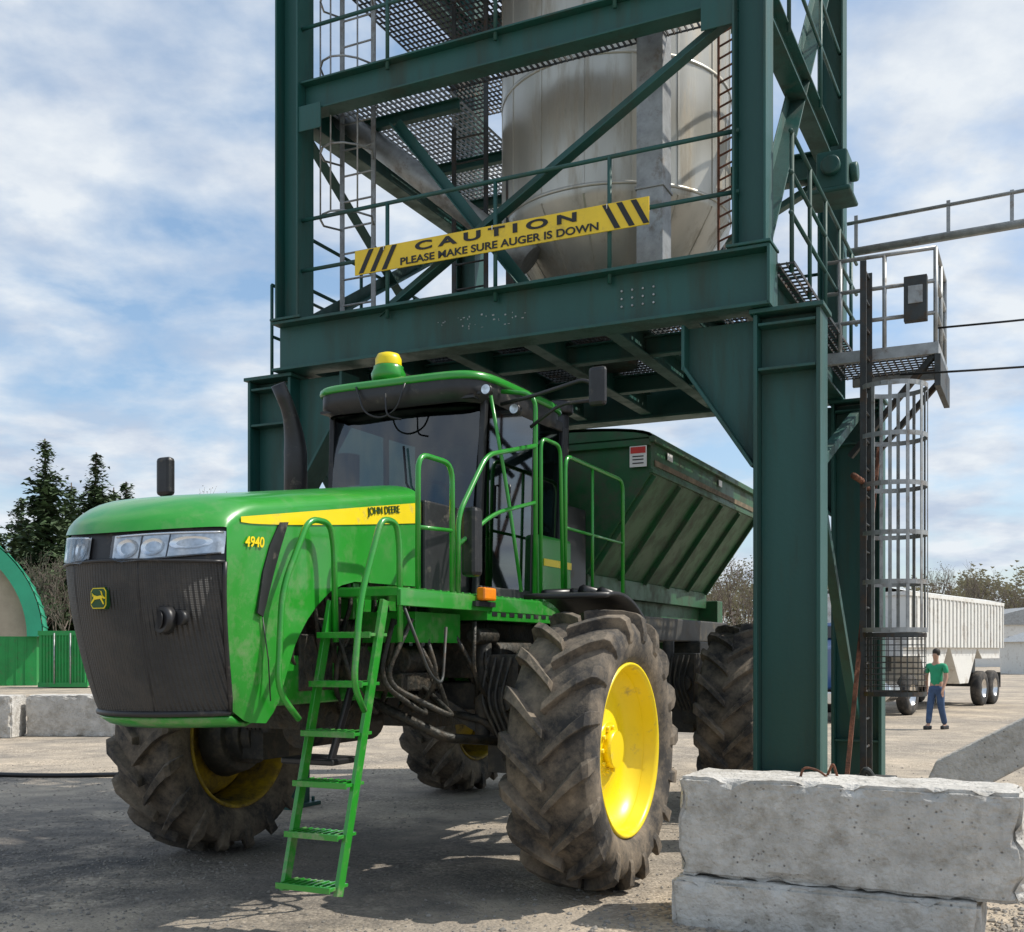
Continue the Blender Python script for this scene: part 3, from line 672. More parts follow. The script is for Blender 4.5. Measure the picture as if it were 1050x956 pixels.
# side service platform
g=G(); g.box(2.50,3.62,4.6,4.66,4.62,4.74); g.box(3.56,3.62,4.66,5.75,4.62,4.74); g.box(2.62,3.62,5.7,5.76,4.62,4.74)
part(g,'platform_frame',m_galv)
grating(2.5,3.56,4.66,5.7,4.73,'platform_grating')
railing([(2.50,4.63),(3.59,4.63),(3.59,5.73)],4.74,[.95,.62,.3],[(2.66,4.63),(3.1,4.63),(3.59,4.63),(3.59,5.2),(3.59,5.73)],.022,m_galv)
g=G(); g.bar((3.57,4.66,4.62),(2.72,4.9,3.7),.06,.06); g.bar((3.57,5.7,4.62),(2.72,5.8,3.7),.06,.06); g.box(3.58,3.64,4.6,5.76,4.30,4.62); part(g,'platform_bracket',m_ddark)
g=G(); g.box(3.30,3.52,4.50,4.60,4.95,5.40); g.box(3.34,3.48,4.49,4.50,5.12,5.30,1); make(g,'electrical_box',[m_ddark,m_galv],tw,bevel=.01)
g=G()
lx=2.96; ly=4.35
for dy in(-.2,.2): g.bar((lx,ly+dy,.15),(lx,ly+dy,5.5),.06,.025,(0,1,0))
for i in range(19): g.tube([(lx,ly-.2,.4+i*.28),(lx,ly+.2,.4+i*.28)],.013,6)
cl=part(g,'caged_ladder',m_ddark,0)
g=G()
def cg(a,z,r=.33): return (lx+.25+r*C(a),ly+r*S(a),z)
angs=[math.radians(-145)+math.radians(290)*i/20 for i in range(21)]
for z in(1.85,2.32,2.8,3.28,3.76,4.25):
    g2=[(lx,ly-.2,z)]+[cg(a,z) for a in angs]+[(lx,ly+.2,z)]
    for a,b in zip(g2,g2[1:]): g.bar(a,b,.010,.045)
for a in angs[2:-2:2]: g.bar(cg(a,1.85),cg(a,4.27),.034,.008,(C(a),S(a),0))
part(g,'safety_cage',m_galv,0,cl)
g=G(); n_=26; mr_=.315; A0=math.radians(-150); A1=math.radians(300)
for i in range(n_+1):
    a=A0+A1*i/n_; g.bar(cg(a,1.22,mr_),cg(a,1.80,mr_),.007,.006,(C(a),S(a),0))
for j in range(10):
    z=1.24+j*.058
    for i in range(n_):
        g.bar(cg(A0+A1*i/n_,z,mr_),cg(A0+A1*(i+1)/n_,z,mr_),.006,.007)
for z in(1.22,1.80):
    for i in range(n_):
        g.bar(cg(A0+A1*i/n_,z,mr_+.004),cg(A0+A1*(i+1)/n_,z,mr_+.004),.012,.04)
part(g,'mesh_guard',m_ddark,0,cl)
g=G(); g.tube([(2.95,3.6,3.3),(2.95,4.1,3.32),(2.95,4.6,3.3)],.03,8); g.bar((2.92,3.3,.3),(2.92,5.6,3.9),.04,.03); g.tube([(2.93,4.6,.5),(2.93,4.6,4.7)],.03,8); g.tube([(2.9,4.9,.3),(2.9,4.9,4.5)],.02,8)
part(g,'pipe',m_rust,0)
g=G(); g.box(2.95,3.3,3.7,3.95,0,.45); g.tube([(3.1,3.6,.1),(3.2,3.4,.42),(3.0,3.3,.5),(2.9,3.2,.1)],.04,8,.1); g.tube([(2.95,3.5,.1),(3.1,3.3,.6),(3.3,3.5,.2)],.03,8,.1)
part(g,'junction_box',m_ddark,.01)
make(G().tube([(2.5,YR,6.28),(9,YR,6.40)],.05,10),'conveyor_pipe',m_galv,tw)
g=G(); g.tube([(2.5,YR,6.62),(9,YR,6.80)],.022,8)
for x in(2.6,3.6,4.25,5.4,6.6): g.bar((x,YR,6.3),(x,YR,6.7),.04,.02)
part(g,'railing',m_galv,0)
g=G(); g.box(8.8,9.2,YR-.2,YR+.2,0,6.9); part(g,'column')
for z0,p in((4.9,(3.6,4.7)),(4.35,(3.3,4.2))):
    pts=[Vector((p[0],p[1],z0)).lerp(Vector((10,4.2,z0+.25)),i/10)+Vector((0,0,-.18*S(PI*i/10))) for i in range(11)]
    g=G(); g.tube(pts,.011,6); part(g,'cable',m_tank,0)
# silo
g=G()
pr=[(-.0,.42),(.02,.46),(1.2,1.24),(1.28,1.25),(6.5,1.25)]
g.lathe(pr,(0.3,4.3,5.0),'z',72)
for z in(6.3,7.6,8.9,10.2): g.lathe([(z-.02,1.252),(z-.015,1.262),(z+.015,1.262),(z+.02,1.252)],(.3,4.3,0),'z',72)
g.lathe([(0,1.25),(.02,.001)],(.3,4.3,11.5),'z',72)
for i in range(16):
    a=2*PI*i/16+.1; g.bar((.3+1.253*C(a),4.3+1.253*S(a),6.3),(.3+1.253*C(a),4.3+1.253*S(a),11.4),.018,.008,(C(a),S(a),0)); g.bar((.3+.47*C(a),4.3+.47*S(a),5.02),(.3+1.25*C(a),4.3+1.25*S(a),6.22),.015,.008,(C(a),S(a),-.3))
silo=make(g,'silo',m_silo,None,label='weathered steel fertilizer silo with conical bottom inside tower',cat='silo')
g=G()
for a in(.6,2.3,3.9,5.4):
    x=.3+1.2*C(a);y=4.3+1.2*S(a); g.bar((x,y,4.93),(x,y,6.7),.1,.1)
make(g,'support_leg',m_ddark,silo)
g=G()
def sp(a,z): return (.3+1.268*C(a),4.3+1.268*S(a),z)
g.grid(lambda u,v:sp(-.72+.2*u,8.15+.28*v),6,1); make(g,'warning_label',m_red,silo)

# sign
g=G(); g.box(-1.65,1.44,2.085,2.10,5.405,5.65)
sign=make(g,'caution_sign',m_signy,None,bevel=.003,label='yellow banner reading caution tied to the tower railing',cat='sign')
for x0 in(-1.60,1.00):
    for k in range(3):
        g=G(); x=x0+k*.135
        g.prism([(x,5.415),(x+.055,5.415),(x+.175,5.64),(x+.12,5.64)] if x0<0 else [(x+.12,5.415),(x+.175,5.415),(x+.055,5.64),(x,5.64)],'y',2.080,2.083)
        make(g,'hazard_stripe',m_ink,sign)
tg=text('C A U T I O N',.115,(-.95,2.081,5.545),(1,0,0),(0,0,1),bold=.004,width=1.70); make(tg,'lettering',m_ink,sign)
tg=text('PLEASE MAKE SURE AUGER IS DOWN',.098,(-1.12,2.081,5.43),(1,0,0),(0,0,1),bold=.002,width=2.08); make(tg,'lettering',m_ink,sign)
for x in(-1.3,-.1,1.05):
    g=G(); g.tube([(x,2.07,5.60),(x,2.07,5.64),(x,2.14,5.66),(x,2.17,5.6),(x,2.14,5.54)],.005,5); make(g,'cable_tie',m_white,sign)

# ================================================================ CONCRETE BLOCKS
def rough_block(name,sx,sy,sz,seed,label,mat_w,group='concrete barrier blocks'):
    import bmesh
    bm=bmesh.new(); bmesh.ops.create_cube(bm,size=1)
    for v in bm.verts: v.co=Vector((v.co.x*sx,v.co.y*sy,(v.co.z+.5)*sz))
    bmesh.ops.bevel(bm,geom=bm.edges[:],offset=.022,segments=2,affect='EDGES')
    bmesh.ops.subdivide_edges(bm,edges=bm.edges[:],cuts=5,use_grid_fill=True)
    bmesh.ops.triangulate(bm,faces=bm.faces[:])
    for _ in range(3):
        long=[e for e in bm.edges if e.calc_length()>.05]; bmesh.ops.subdivide_edges(bm,edges=long,cuts=1); bmesh.ops.triangulate(bm,faces=bm.faces[:])
    from mathutils import noise
    for v in bm.verts:
        p=v.co*1.0+Vector((seed*7,0,0)); d=noise.noise(p*3)*.010+noise.noise(p*12)*.007+noise.noise(p*30)*.004
        ex=abs(abs(v.co.x)-sx/2);ey=abs(abs(v.co.y)-sy/2);ez=abs(abs(v.co.z-sz/2)-sz/2)
        near=sorted((ex,ey,ez))[1]
        if near<.07: d-=max(0,noise.noise(p*7+Vector((3,3,3)))-.02)*.14*(1-near/.07)
        n_=Vector((v.co.x/sx,v.co.y/sy,(v.co.z-sz/2)/sz)); m=max(abs(n_.x),abs(n_.y),abs(n_.z))
        dirv=Vector((n_.x if abs(n_.x)>m*.93 else 0,n_.y if abs(n_.y)>m*.93 else 0,n_.z if abs(n_.z)>m*.93 else 0)).normalized()
        v.co+=dirv*d
    me=bpy.data.meshes.new(name); bm.to_mesh(me); bm.free(); me.materials.append(m_conc)
    ob=bpy.data.objects.new(name,me); col.objects.link(ob); ob.matrix_world=mat_w; ob['label']=label; ob['category']='concrete block'; ob['group']=group
    return ob
bk=rough_block('concrete_block',1.91,.6,.6,1,'large grey concrete block stacked on a lower block',FR@Matrix.Translation((3.525,-.40,.285))@Matrix.Rotation(-.01,4,'Z'))
ORG[bk.name]=Vector((3.525,-.40,.285))
rough_block('concrete_block',1.72,.62,.40,2,'half-buried concrete block under the larger one',FR@Matrix.Translation((3.41,-.46,-.118)))
g=G(); g.tube([(3.25,-.44,.87),(3.27,-.44,.95),(3.35,-.40,.93),(3.41,-.38,.88)],.008,6,.04)
g.tube([(3.45,-.3,.87),(3.42,-.3,.97),(3.38,-.28,.88)],.008,6,.03)
make(g,'lifting_loop',m_rust,bk)
for i,(x,y,a) in enumerate(((-10.35,21.0,.03),(-8.35,21.4,-.04),(-12.6,21.2,0),(-2.4,26.5,.1),(-.2,26.9,.05))):
    rough_block('concrete_block',1.9,.7,.80,3+i,'pale concrete block in a low yard wall',Matrix.Translation((x,y,-.01))@Matrix.Rotation(a,4,'Z'))
g=G(); g.prism([(3.75,.25),(6.4,1.9),(6.4,2.2),(4.6,1.18),(3.72,.68),(3.6,.40)],'y',3.1,3.38); g.box(4.6,4.85,3.12,3.36,0,.9); g.box(6.0,6.3,3.12,3.36,0,1.8)
make(g,'loading_ramp',m_conc,None,bevel=.02,label='sloping concrete ramp slab behind the blocks',cat='ramp')

# ================================================================ TRUCK + TRAILER
ph=math.atan2(.621,.784)
TF=Matrix.Translation((6.42,25.2,0))@Matrix.Rotation(-ph,4,'Z')
tr=empty('semi_truck',(0,2.5,0),TF,'dark blue highway truck hitched to a white grain trailer','truck')
def mk(g,name,mat,par,bev=.0): return make(g,name,mat,par,bevel=bev)
g=G(); g.prism([(0,.75),(0,1.55),(.15,1.72),(1.7,1.9),(1.7,.75)],'x',-.75,.75); hd=mk(g,'hood',m_blue,tr,.06)
g=G(); g.box(-.5,.5,-.03,.0,.8,1.55)
for i in range(8): g.box(-.45+i*.12,-.41+i*.12,-.05,-.03,.82,1.53)
mk(g,'grille',m_chrome,hd,.01)
for sx in(-1,1):
    g=G(); g.box(sx*.62-.1,sx*.62+.1,-.03,.02,1.15,1.32); mk(g,'headlight',m_lens,hd,.02)
    g=G(); g.grid(lambda u,v,sx=sx:(sx*(.75+.42*v),1.0-.62*C(PI*u),.5+.62*S(PI*u)),14,2); make(g,'fender',m_blue,tr,solid=.03)
g=G(); g.box(-1.15,1.15,-.12,.02,.45,.72); mk(g,'bumper',m_chrome,tr,.03)
g=G(); g.prism([(1.7,.75),(1.7,1.9),(2.0,2.25),(2.25,2.32),(3.2,2.35),(3.2,.75)],'x',-1.0,1.0); cb=mk(g,'cab',m_blue,tr,.07)
g=G(); g.add([(-.9,1.72,1.94),(.9,1.72,1.94),(.86,1.98,2.22),(-.86,1.98,2.22)],[(0,1,2,3)]); offs(g,(0,-.02,.01)); mk(g,'windshield',m_black,cb)
g=G(); g.prism([(2.0,1.75),(2.9,1.75),(2.9,2.2),(2.25,2.2)],'x',.995,1.012); mk(g,'side_window',m_black,cb)
g=G(); g.box(-.45,.45,.3,5.4,.55,.8); mk(g,'chassis',m_ddark,tr)
g=G(); g.cyl((1.0,2.0,.65),(1.0,3.4,.65),.28); mk(g,'fuel_tank',m_chrome,tr)
def small_wheel(par,x,y,name='wheel'):
    g=G(); g.cyl((x-.02,y,.52),(x+.05,y,.52),.12); w=make(g,name,m_ddark,par)
    sgn=1 if x>0 else -1
    g=G(); g.lathe([(-.14,.28),(-.15,.4),(-.13,.49),(-.09,.52),(.09,.52),(.13,.49),(.15,.4),(.14,.28)],(x,y,.52),'x',28); make(g,'tyre',m_rubber2,w)
    g=G(); g.lathe([(sgn*.13,.285),(sgn*.1,.26),(sgn*.02,.2),(sgn*.04,.001)],(x,y,.52),'x',28); make(g,'rim',m_chrome,w)
    return w
for x in(-1,1):
    for y in(1.0,4.6): small_wheel(tr,x*1.05,y)
tl=empty('grain_trailer',(0,8,0),TF,'white hopper-bottom grain trailer with ribbed sides','trailer')
g=G(); W=1.28; y1_=12.7
g.box(-W,W,3.9,y1_,1.72,3.02)
g.box(-W-.03,W+.03,3.85,y1_+.05,3.02,3.12)
k=26
for i in range(k+1):
    y=3.95+i*((y1_-4.0)/k); g.box(W,W+.035,y-.03,y+.03,1.72,3.02); g.box(-W-.035,-W,y-.03,y+.03,1.72,3.02)
for y0,y1 in((5.0,7.5),(7.7,10.3)):
    g.prism([(y0,1.72),(y1,1.72),((y0+y1)/2+.4,.7),((y0+y1)/2-.4,.7)],'x',-W+.1,W-.1)
g.prism([(3.9,1.72),(5.0,1.72),(5.0,1.5),(3.9,1.5)],'x',-W+.1,W-.1); g.prism([(10.3,1.72),(y1_,1.72),(y1_,1.4),(10.8,1.4)],'x',-W+.1,W-.1)
bd=mk(g,'body',m_white,tl,.01)
g=G(); g.grid(lambda u,v:(-W+2*W*u,4.0+(y1_-4.1)*v,3.13+.18*S(PI*u)),10,8); mk(g,'tarp',m_white,tl)
g=G(); g.box(-.5,.5,4.1,5.0,1.1,1.5); g.box(-.45,.45,9.9,y1_,.95,1.4); g.box(-.1,.1,5.0,9.9,1.2,1.3); g.bar((.1,7.6,1.2),(.8,7.6,1.2),.1,.1); g.bar((.8,7.6,.2),(.8,7.6,1.7),.1,.1); g.box(-1.2,1.2,y1_,y1_+.05,.5,.97); mk(g,'chassis',m_ddark,tl)
for x in(-1,1):
    for y in(10.8,12.0): small_wheel(tl,x*1.1,y)
# ================================================================ LEFT BUILDINGS
BF=Matrix.Translation((-26.9,50,0))@Matrix.Rotation(math.radians(21),4,'Z')
g=G(); R_=[(4.9*C(PI*i/24),2.3+5.1*S(PI*i/24)) for i in range(25)]
g.prism(R_,'y',0,6,0)
g.box(-4.9,4.9,0,6,-.02,2.3,1)
for i in range(24): g.box(-4.8+i*.4,-4.74+i*.4,-.03,0,.05,2.25,1)
ab=make(g,'arch_building',[m_tan,m_cgreen],None,frame=BF,label='fabric arch building with tan end wall and green rim',cat='building')
g=G(); o=[(5.15*C(PI*i/32),2.3+5.35*S(PI*i/32)) for i in range(33)]; ii=[(4.5*C(PI*i/32),2.3+4.65*S(PI*i/32)) for i in range(33)]
for k in range(32): g.prism([o[k],o[k+1],ii[k+1],ii[k]][::-1],'y',-.5,.02)
for k in range(33): a=PI*k/32; g.bar((5.2*C(a),-.3,2.3+5.4*S(a)),(5.2*C(a),6,2.3+5.4*S(a)),.08,.08)
g.grid(lambda u,v:(5.2*C(PI*u),-.4+6.4*v,2.3+5.4*S(PI*u)),32,1)
make(g,'roof',m_fabric,ab,frame=BF)
g=G(); cx0,cx1,cy0,cy1=-20.6,-18.5,48.0,49.5
g.box(cx0,cx1,cy0,cy1,.1,2.45)
k=15
for i in range(k): x=cx0+.10+i*(cx1-cx0-.2)/(k-1); g.prism([(x-.05,cy0),(x-.025,cy0-.05),(x+.025,cy0-.05),(x+.05,cy0)],'z',.25,2.3)
g.box(cx0-.03,cx1+.03,cy0-.07,cy0,2.3,2.5); g.box(cx0-.03,cx1+.03,cy0-.07,cy0,.05,.25)
for i in range(5): y=cy0+.2+i*.29; g.box(cx1,cx1+.05,y,y+.14,.25,2.3)
cn=make(g,'shipping_container',m_cgreen,None,frame=ID,label='bright green corrugated shipping container beside arch building',cat='container')
for x in(-19.9,-19.2): g=G(); g.cyl((x,47.9,.2),(x,47.9,2.4),.03); make(g,'lock_rod',m_galv,cn)
for (x,y,w,d,h,m,lb) in((52,110,14,8,6,m_white,'low white farm shed with metal roof'),(37.5,75,5,4,3.2,m_white,'small pale shed near the tree line')):
    g=G(); g.box(x-w/2,x+w/2,y,y+d,0,h*.7); g.prism([(x-w/2-.3,h*.7),(x+w/2+.3,h*.7),(x,h)],'y',y-.3,y+d+.3,1)
    for i in range(4): g.box(x-w/2+w*(.1+.22*i),x-w/2+w*(.2+.22*i),y-.05,y-.01,h*.2,h*.5,2)
    make(g,'shed',[m,m_galv,m_black],None,frame=ID,label=lb,cat='building')

# ================================================================ TREES
def conifer(x,y,h,r,seed,lean=0):
    q=random.Random(seed); g=G()
    g.tube([(x,y,0),(x+lean*.5,y,h*.5),(x+lean,y,h)],[.035*h/2.2,.02*h/2.2,.003*h],7)
    t=make(g,'trunk',m_bark,None,frame=ID)
    c=G(); z=h*.05
    while z<h*.985:
        f=z/h; rad=r*(1-f)**.72*(.7+.55*q.random())+.12; nb=11 if f<.8 else 7
        for b in range(nb):
            a=q.random()*2*PI; L_=rad*(.55+.6*q.random()); n_=max(3,int(L_*4)); dz=-.22*L_+q.uniform(-.05,.2)*L_
            for i in range(n_):
                s=(i+.4)/n_; px=x+lean*f+C(a)*L_*s; py=y+S(a)*L_*s; pz=z+dz*s*s+.12*L_*s
                w=.17+.20*(1-s)+.08*q.random()
                if f>.85: w*=.6
                for k in range(2):
                    e=q.random()*2*PI; p=Vector((px+q.uniform(-w,w)*.7,py+q.uniform(-w,w)*.7,pz+q.uniform(-.15,.15)))
                    d=Vector((C(e),S(e),q.uniform(-.7,.3)))*w*1.4; u=Vector((-S(e),C(e),q.uniform(-.6,.6)))*w*.55
                    c.add([p-u,p+u,p+d],[(0,1,2)])
        z+=h*.018+.03
    e=empty('conifer_tree',(x,y,0),ID,'tall dark spruce with uneven ragged crown behind yard','tree')
    t.parent=e; t.matrix_world=Matrix.Identity(4)
    t.location=ORG[t.name]-Vector((x,y,0))
    make(c,'crown',m_needle,e)
def px2x(px,d): return (px-525)/1130*d
for (px,d,top,r,sd) in ((50,62,450,3.9,1),(94,66,464,4.1,2),(132,64,494,3.2,3),(24,70,510,3.6,4),(72,72,495,4.0,5),(114,75,500,3.6,6),(152,70,520,2.6,7),(2,66,545,2.6,8)):
    x=px2x(px,d); h=1.65+(667-top)/1130*d; conifer(x,d,h,r,sd,random.Random(sd).uniform(-.3,.3))
def branch(g,p,d,L_,r,depth,q,n=3,tips=None):
    e=p+d*L_; g.tube([p,e],[r,r*.6],n)
    if tips is not None and depth<=1: tips.append(e)
    if depth==0: return
    for i in range(3 if depth>1 else 4):
        nd=(d+Vector((q.uniform(-1,1),q.uniform(-1,1),q.uniform(-.25,.7)))*.62).normalized()
        branch(g,p.lerp(e,q.uniform(.45,1)),nd,L_*q.uniform(.55,.82),r*.6,depth-1,q,n,tips)
def bare(x,y,h,seed,depth=5):
    q=random.Random(seed); g=G(); g.tube([(x,y,-.1),(x,y,h*.22)],[h*.012,h*.009],6)
    e=empty('bare_tree',(x,y,0),ID,'leafless tree with fine grey-brown twigs at yard edge','tree',)
    make(g,'trunk',m_bark,e); g=G(); tips=[]
    for i in range(3): branch(g,Vector((x,y,h*(.18+.02*i))),Vector((q.uniform(-.4,.4),q.uniform(-.4,.4),1)).normalized(),h*.27,h*.007,depth,q,3,tips)
    for t in tips:
        if q.random()<.6:
            w=.09; a=t+Vector((q.uniform(-.2,.2),q.uniform(-.2,.2),q.uniform(-.1,.2))); g.add([a,a+Vector((w,0,w)),a+Vector((-w*.5,w,w))],[(0,1,2)],1)
    make(g,'crown',[m_twig,m_fleck],e)
for i,(px,d,top) in enumerate(((10,58,560),(58,58,545),(74,57,570),(34,58,550),(100,60,560),(130,60,560),(180,80,480),(200,85,470),(225,90,475),(252,90,490),(760,70,540),(1000,120,565),(960,130,560),(1040,120,575),(735,80,560),(700,85,570),(775,75,550))):
    x=px2x(px,d); bare(x,d,1.65+(667-top)/1130*d,100+i,4)
g=G(); q=random.Random(9)
for i in range(170):
    d=q.uniform(150,200); px=q.choice((q.uniform(-150,330),q.uniform(640,1250),q.uniform(640,1250))); x=px2x(px,d); h=q.uniform(9,15)
    g.tube([(x,d,0),(x,d,h*.4)],[.25,.15],4)
    tips=[]
    for j in range(2): branch(g,Vector((x,d,h*.25)),Vector((q.uniform(-.4,.4),q.uniform(-.3,.3),1)).normalized(),h*.3,.10,3,q,3,tips)
    for t in tips:
        for k in range(2):
            w=.35; a=t+Vector((q.uniform(-1,1),q.uniform(-1,1),q.uniform(-1,.6))); g.add([a,a+Vector((w,0,w*.6)),a+Vector((-w*.3,w,w))],[(0,1,2)],1)
for i in range(6000):
    d=q.uniform(160,200); x=px2x(q.uniform(-200,1300),d); z=abs(q.gauss(0,3.0)); w=q.uniform(.4,1)
    a=Vector((x,d,z)); g.add([a,a+Vector((w,0,w*.5)),a+Vector((0,w,w))],[(0,1,2)],0 if q.random()<.6 else 1)
make(g,'distant_wood',[m_twig,m_fleck],None,frame=ID,label='distant leafless wood along the horizon',cat='wood',kind='stuff')

# ================================================================ PERSON
PX,PY=8.86,23.0
pe=Matrix.Translation((PX,PY,0))@Matrix.Rotation(math.radians(-50),4,'Z')
def skinobj(name,chains,mat,parent=None,mw=None,sub=2,root=0):
    verts=[];edges=[];rad=[];idx={}
    for ch_ in chains:
        prev=None
        for (k,p,r) in ch_:
            if k not in idx: idx[k]=len(verts); verts.append(p); rad.append(r)
            if prev is not None: edges.append((prev,idx[k]))
            prev=idx[k]
    me=bpy.data.meshes.new(name); me.from_pydata(verts,edges,[]); ob=bpy.data.objects.new(name,me); col.objects.link(ob)
    me.materials.append(mat)
    md=ob.modifiers.new('skin','SKIN'); md.use_smooth_shade=True
    if not me.skin_vertices: return ob
    for i,r in enumerate(rad):
        r=r if isinstance(r,tuple) else (r,r)
        me.skin_vertices[0].data[i].radius=r
    me.skin_vertices[0].data[root].use_root=True
    ms=ob.modifiers.new('sub','SUBSURF'); ms.levels=sub; ms.render_levels=sub
    if parent: ob.parent=parent
    if mw is not None: ob.matrix_world=mw
    return ob
hipz=.90
def fingers(side,hx,hy,hz):
    out=[]
    for i in range(4):
        o=-.03+i*.02; L_=(.065,.08,.075,.055)[i]
        out.append([('h'+side,None,0),('k%s%d'%(side,i),(hx,hy+o,hz-.05),.009),('m%s%d'%(side,i),(hx-.0,hy+o,hz-.05-L_*.6),.008),('t%s%d'%(side,i),(hx-(.015 if side=='L' else -.015),hy+o-.01,hz-.05-L_),.007)])
    out.append([('h'+side,None,0),('th'+side,(hx,hy-.045,hz-.02),.010),('tt'+side,(hx,hy-.06,hz-.055),.008)])
    return out
J=dict(pel=(0,0,hipz),sp=(0,0,1.05),ch=(0,-.01,1.25),nk=(0,-.01,1.40),nk2=(0,-.02,1.46),hd=(0,-.035,1.54),ht=(0,-.03,1.62))
LEG=(('L',-1,-.08,-.15,.06),('R',1,.0,.16,-.08))
body=[[('pel',J['pel'],(.13,.10)),('sp',J['sp'],(.125,.09)),('ch',J['ch'],(.145,.10)),('nk',J['nk'],.055),('nk2',J['nk2'],.05),('hd',J['hd'],(.068,.088)),('ht',J['ht'],(.06,.07))]]
for sd,s_,ky,fy,ay in LEG:
    body.append([('pel',J['pel'],0),('hip'+sd,(s_*.09,0,.84),.085),('kn'+sd,(s_*.10,ky,.48),.058),('cf'+sd,(s_*.10,(ky+fy)/2+.01,.32),.052),('an'+sd,(s_*.10,fy,.09),.038),('ft'+sd,(s_*.11,fy-.14,.035),.036)])
    body.append([('ch',J['ch'],0),('sh'+sd,(s_*.19,0,1.34),.052),('el'+sd,(s_*.24,ay*.4,1.08),.040),('wr'+sd,(s_*.23,ay*1.3-.05,.86),.027),('h'+sd,(s_*.23,ay*1.4-.06,.81),(.018,.036))])
    for f in fingers(sd,s_*.23,ay*1.4-.06,.81): body.append(f)
bo=skinobj('person',body,m_skin,mw=pe,sub=1)
bo['label']='person walking in teal t-shirt and blue jeans'; bo['category']='person'
sh=[[('a',(0,0,.86),(.15,.115)),('b',(0,0,1.05),(.145,.108)),('c',(0,-.01,1.26),(.16,.115)),('d',(0,-.01,1.38),.07)]]
for _,s_,_a,_b,ay in LEG: sh.append([('c',(0,0,1.25),0),('s%d'%s_,(s_*.19,0,1.345),.066),('e%d'%s_,(s_*.228,ay*.3,1.15),.056)])
skinobj('shirt',sh,m_shirt,bo,sub=1)
je=[[('a',(0,0,.96),(.14,.11)),('p',(0,0,.88),(.14,.115))]]
for _,s_,ky,fy,_a in LEG: je.append([('p',(0,0,.88),0),('h%d'%s_,(s_*.09,0,.80),.098),('k%d'%s_,(s_*.10,ky,.48),.075),('n%d'%s_,(s_*.10,fy+.0,.10),.062)])
skinobj('trousers',je,m_jean,bo,sub=1)
for ob in bo.children: ob.location=(0,0,0)
g=G(); g.lathe([(-.05,.070),(0,.082),(.04,.082),(.08,.066),(.105,.03),(.11,.001)],(0,0,0),'z',18)
h_=make(g,'hair',m_hair,None,frame=ID); h_.parent=bo; h_.matrix_world=pe@Matrix.Translation((0,-.005,1.62)); h_.scale=(.92,1.08,.95)
for _,s_,ky,fy,_a in LEG:
    g=G(); g.box(-.04,.04,-.17,.07,-.04,.04); o=make(g,'shoe',m_black,None,frame=ID,bevel=.02); o.parent=bo; o.matrix_world=pe@Matrix.Translation((s_*.105,fy-.02,.041))

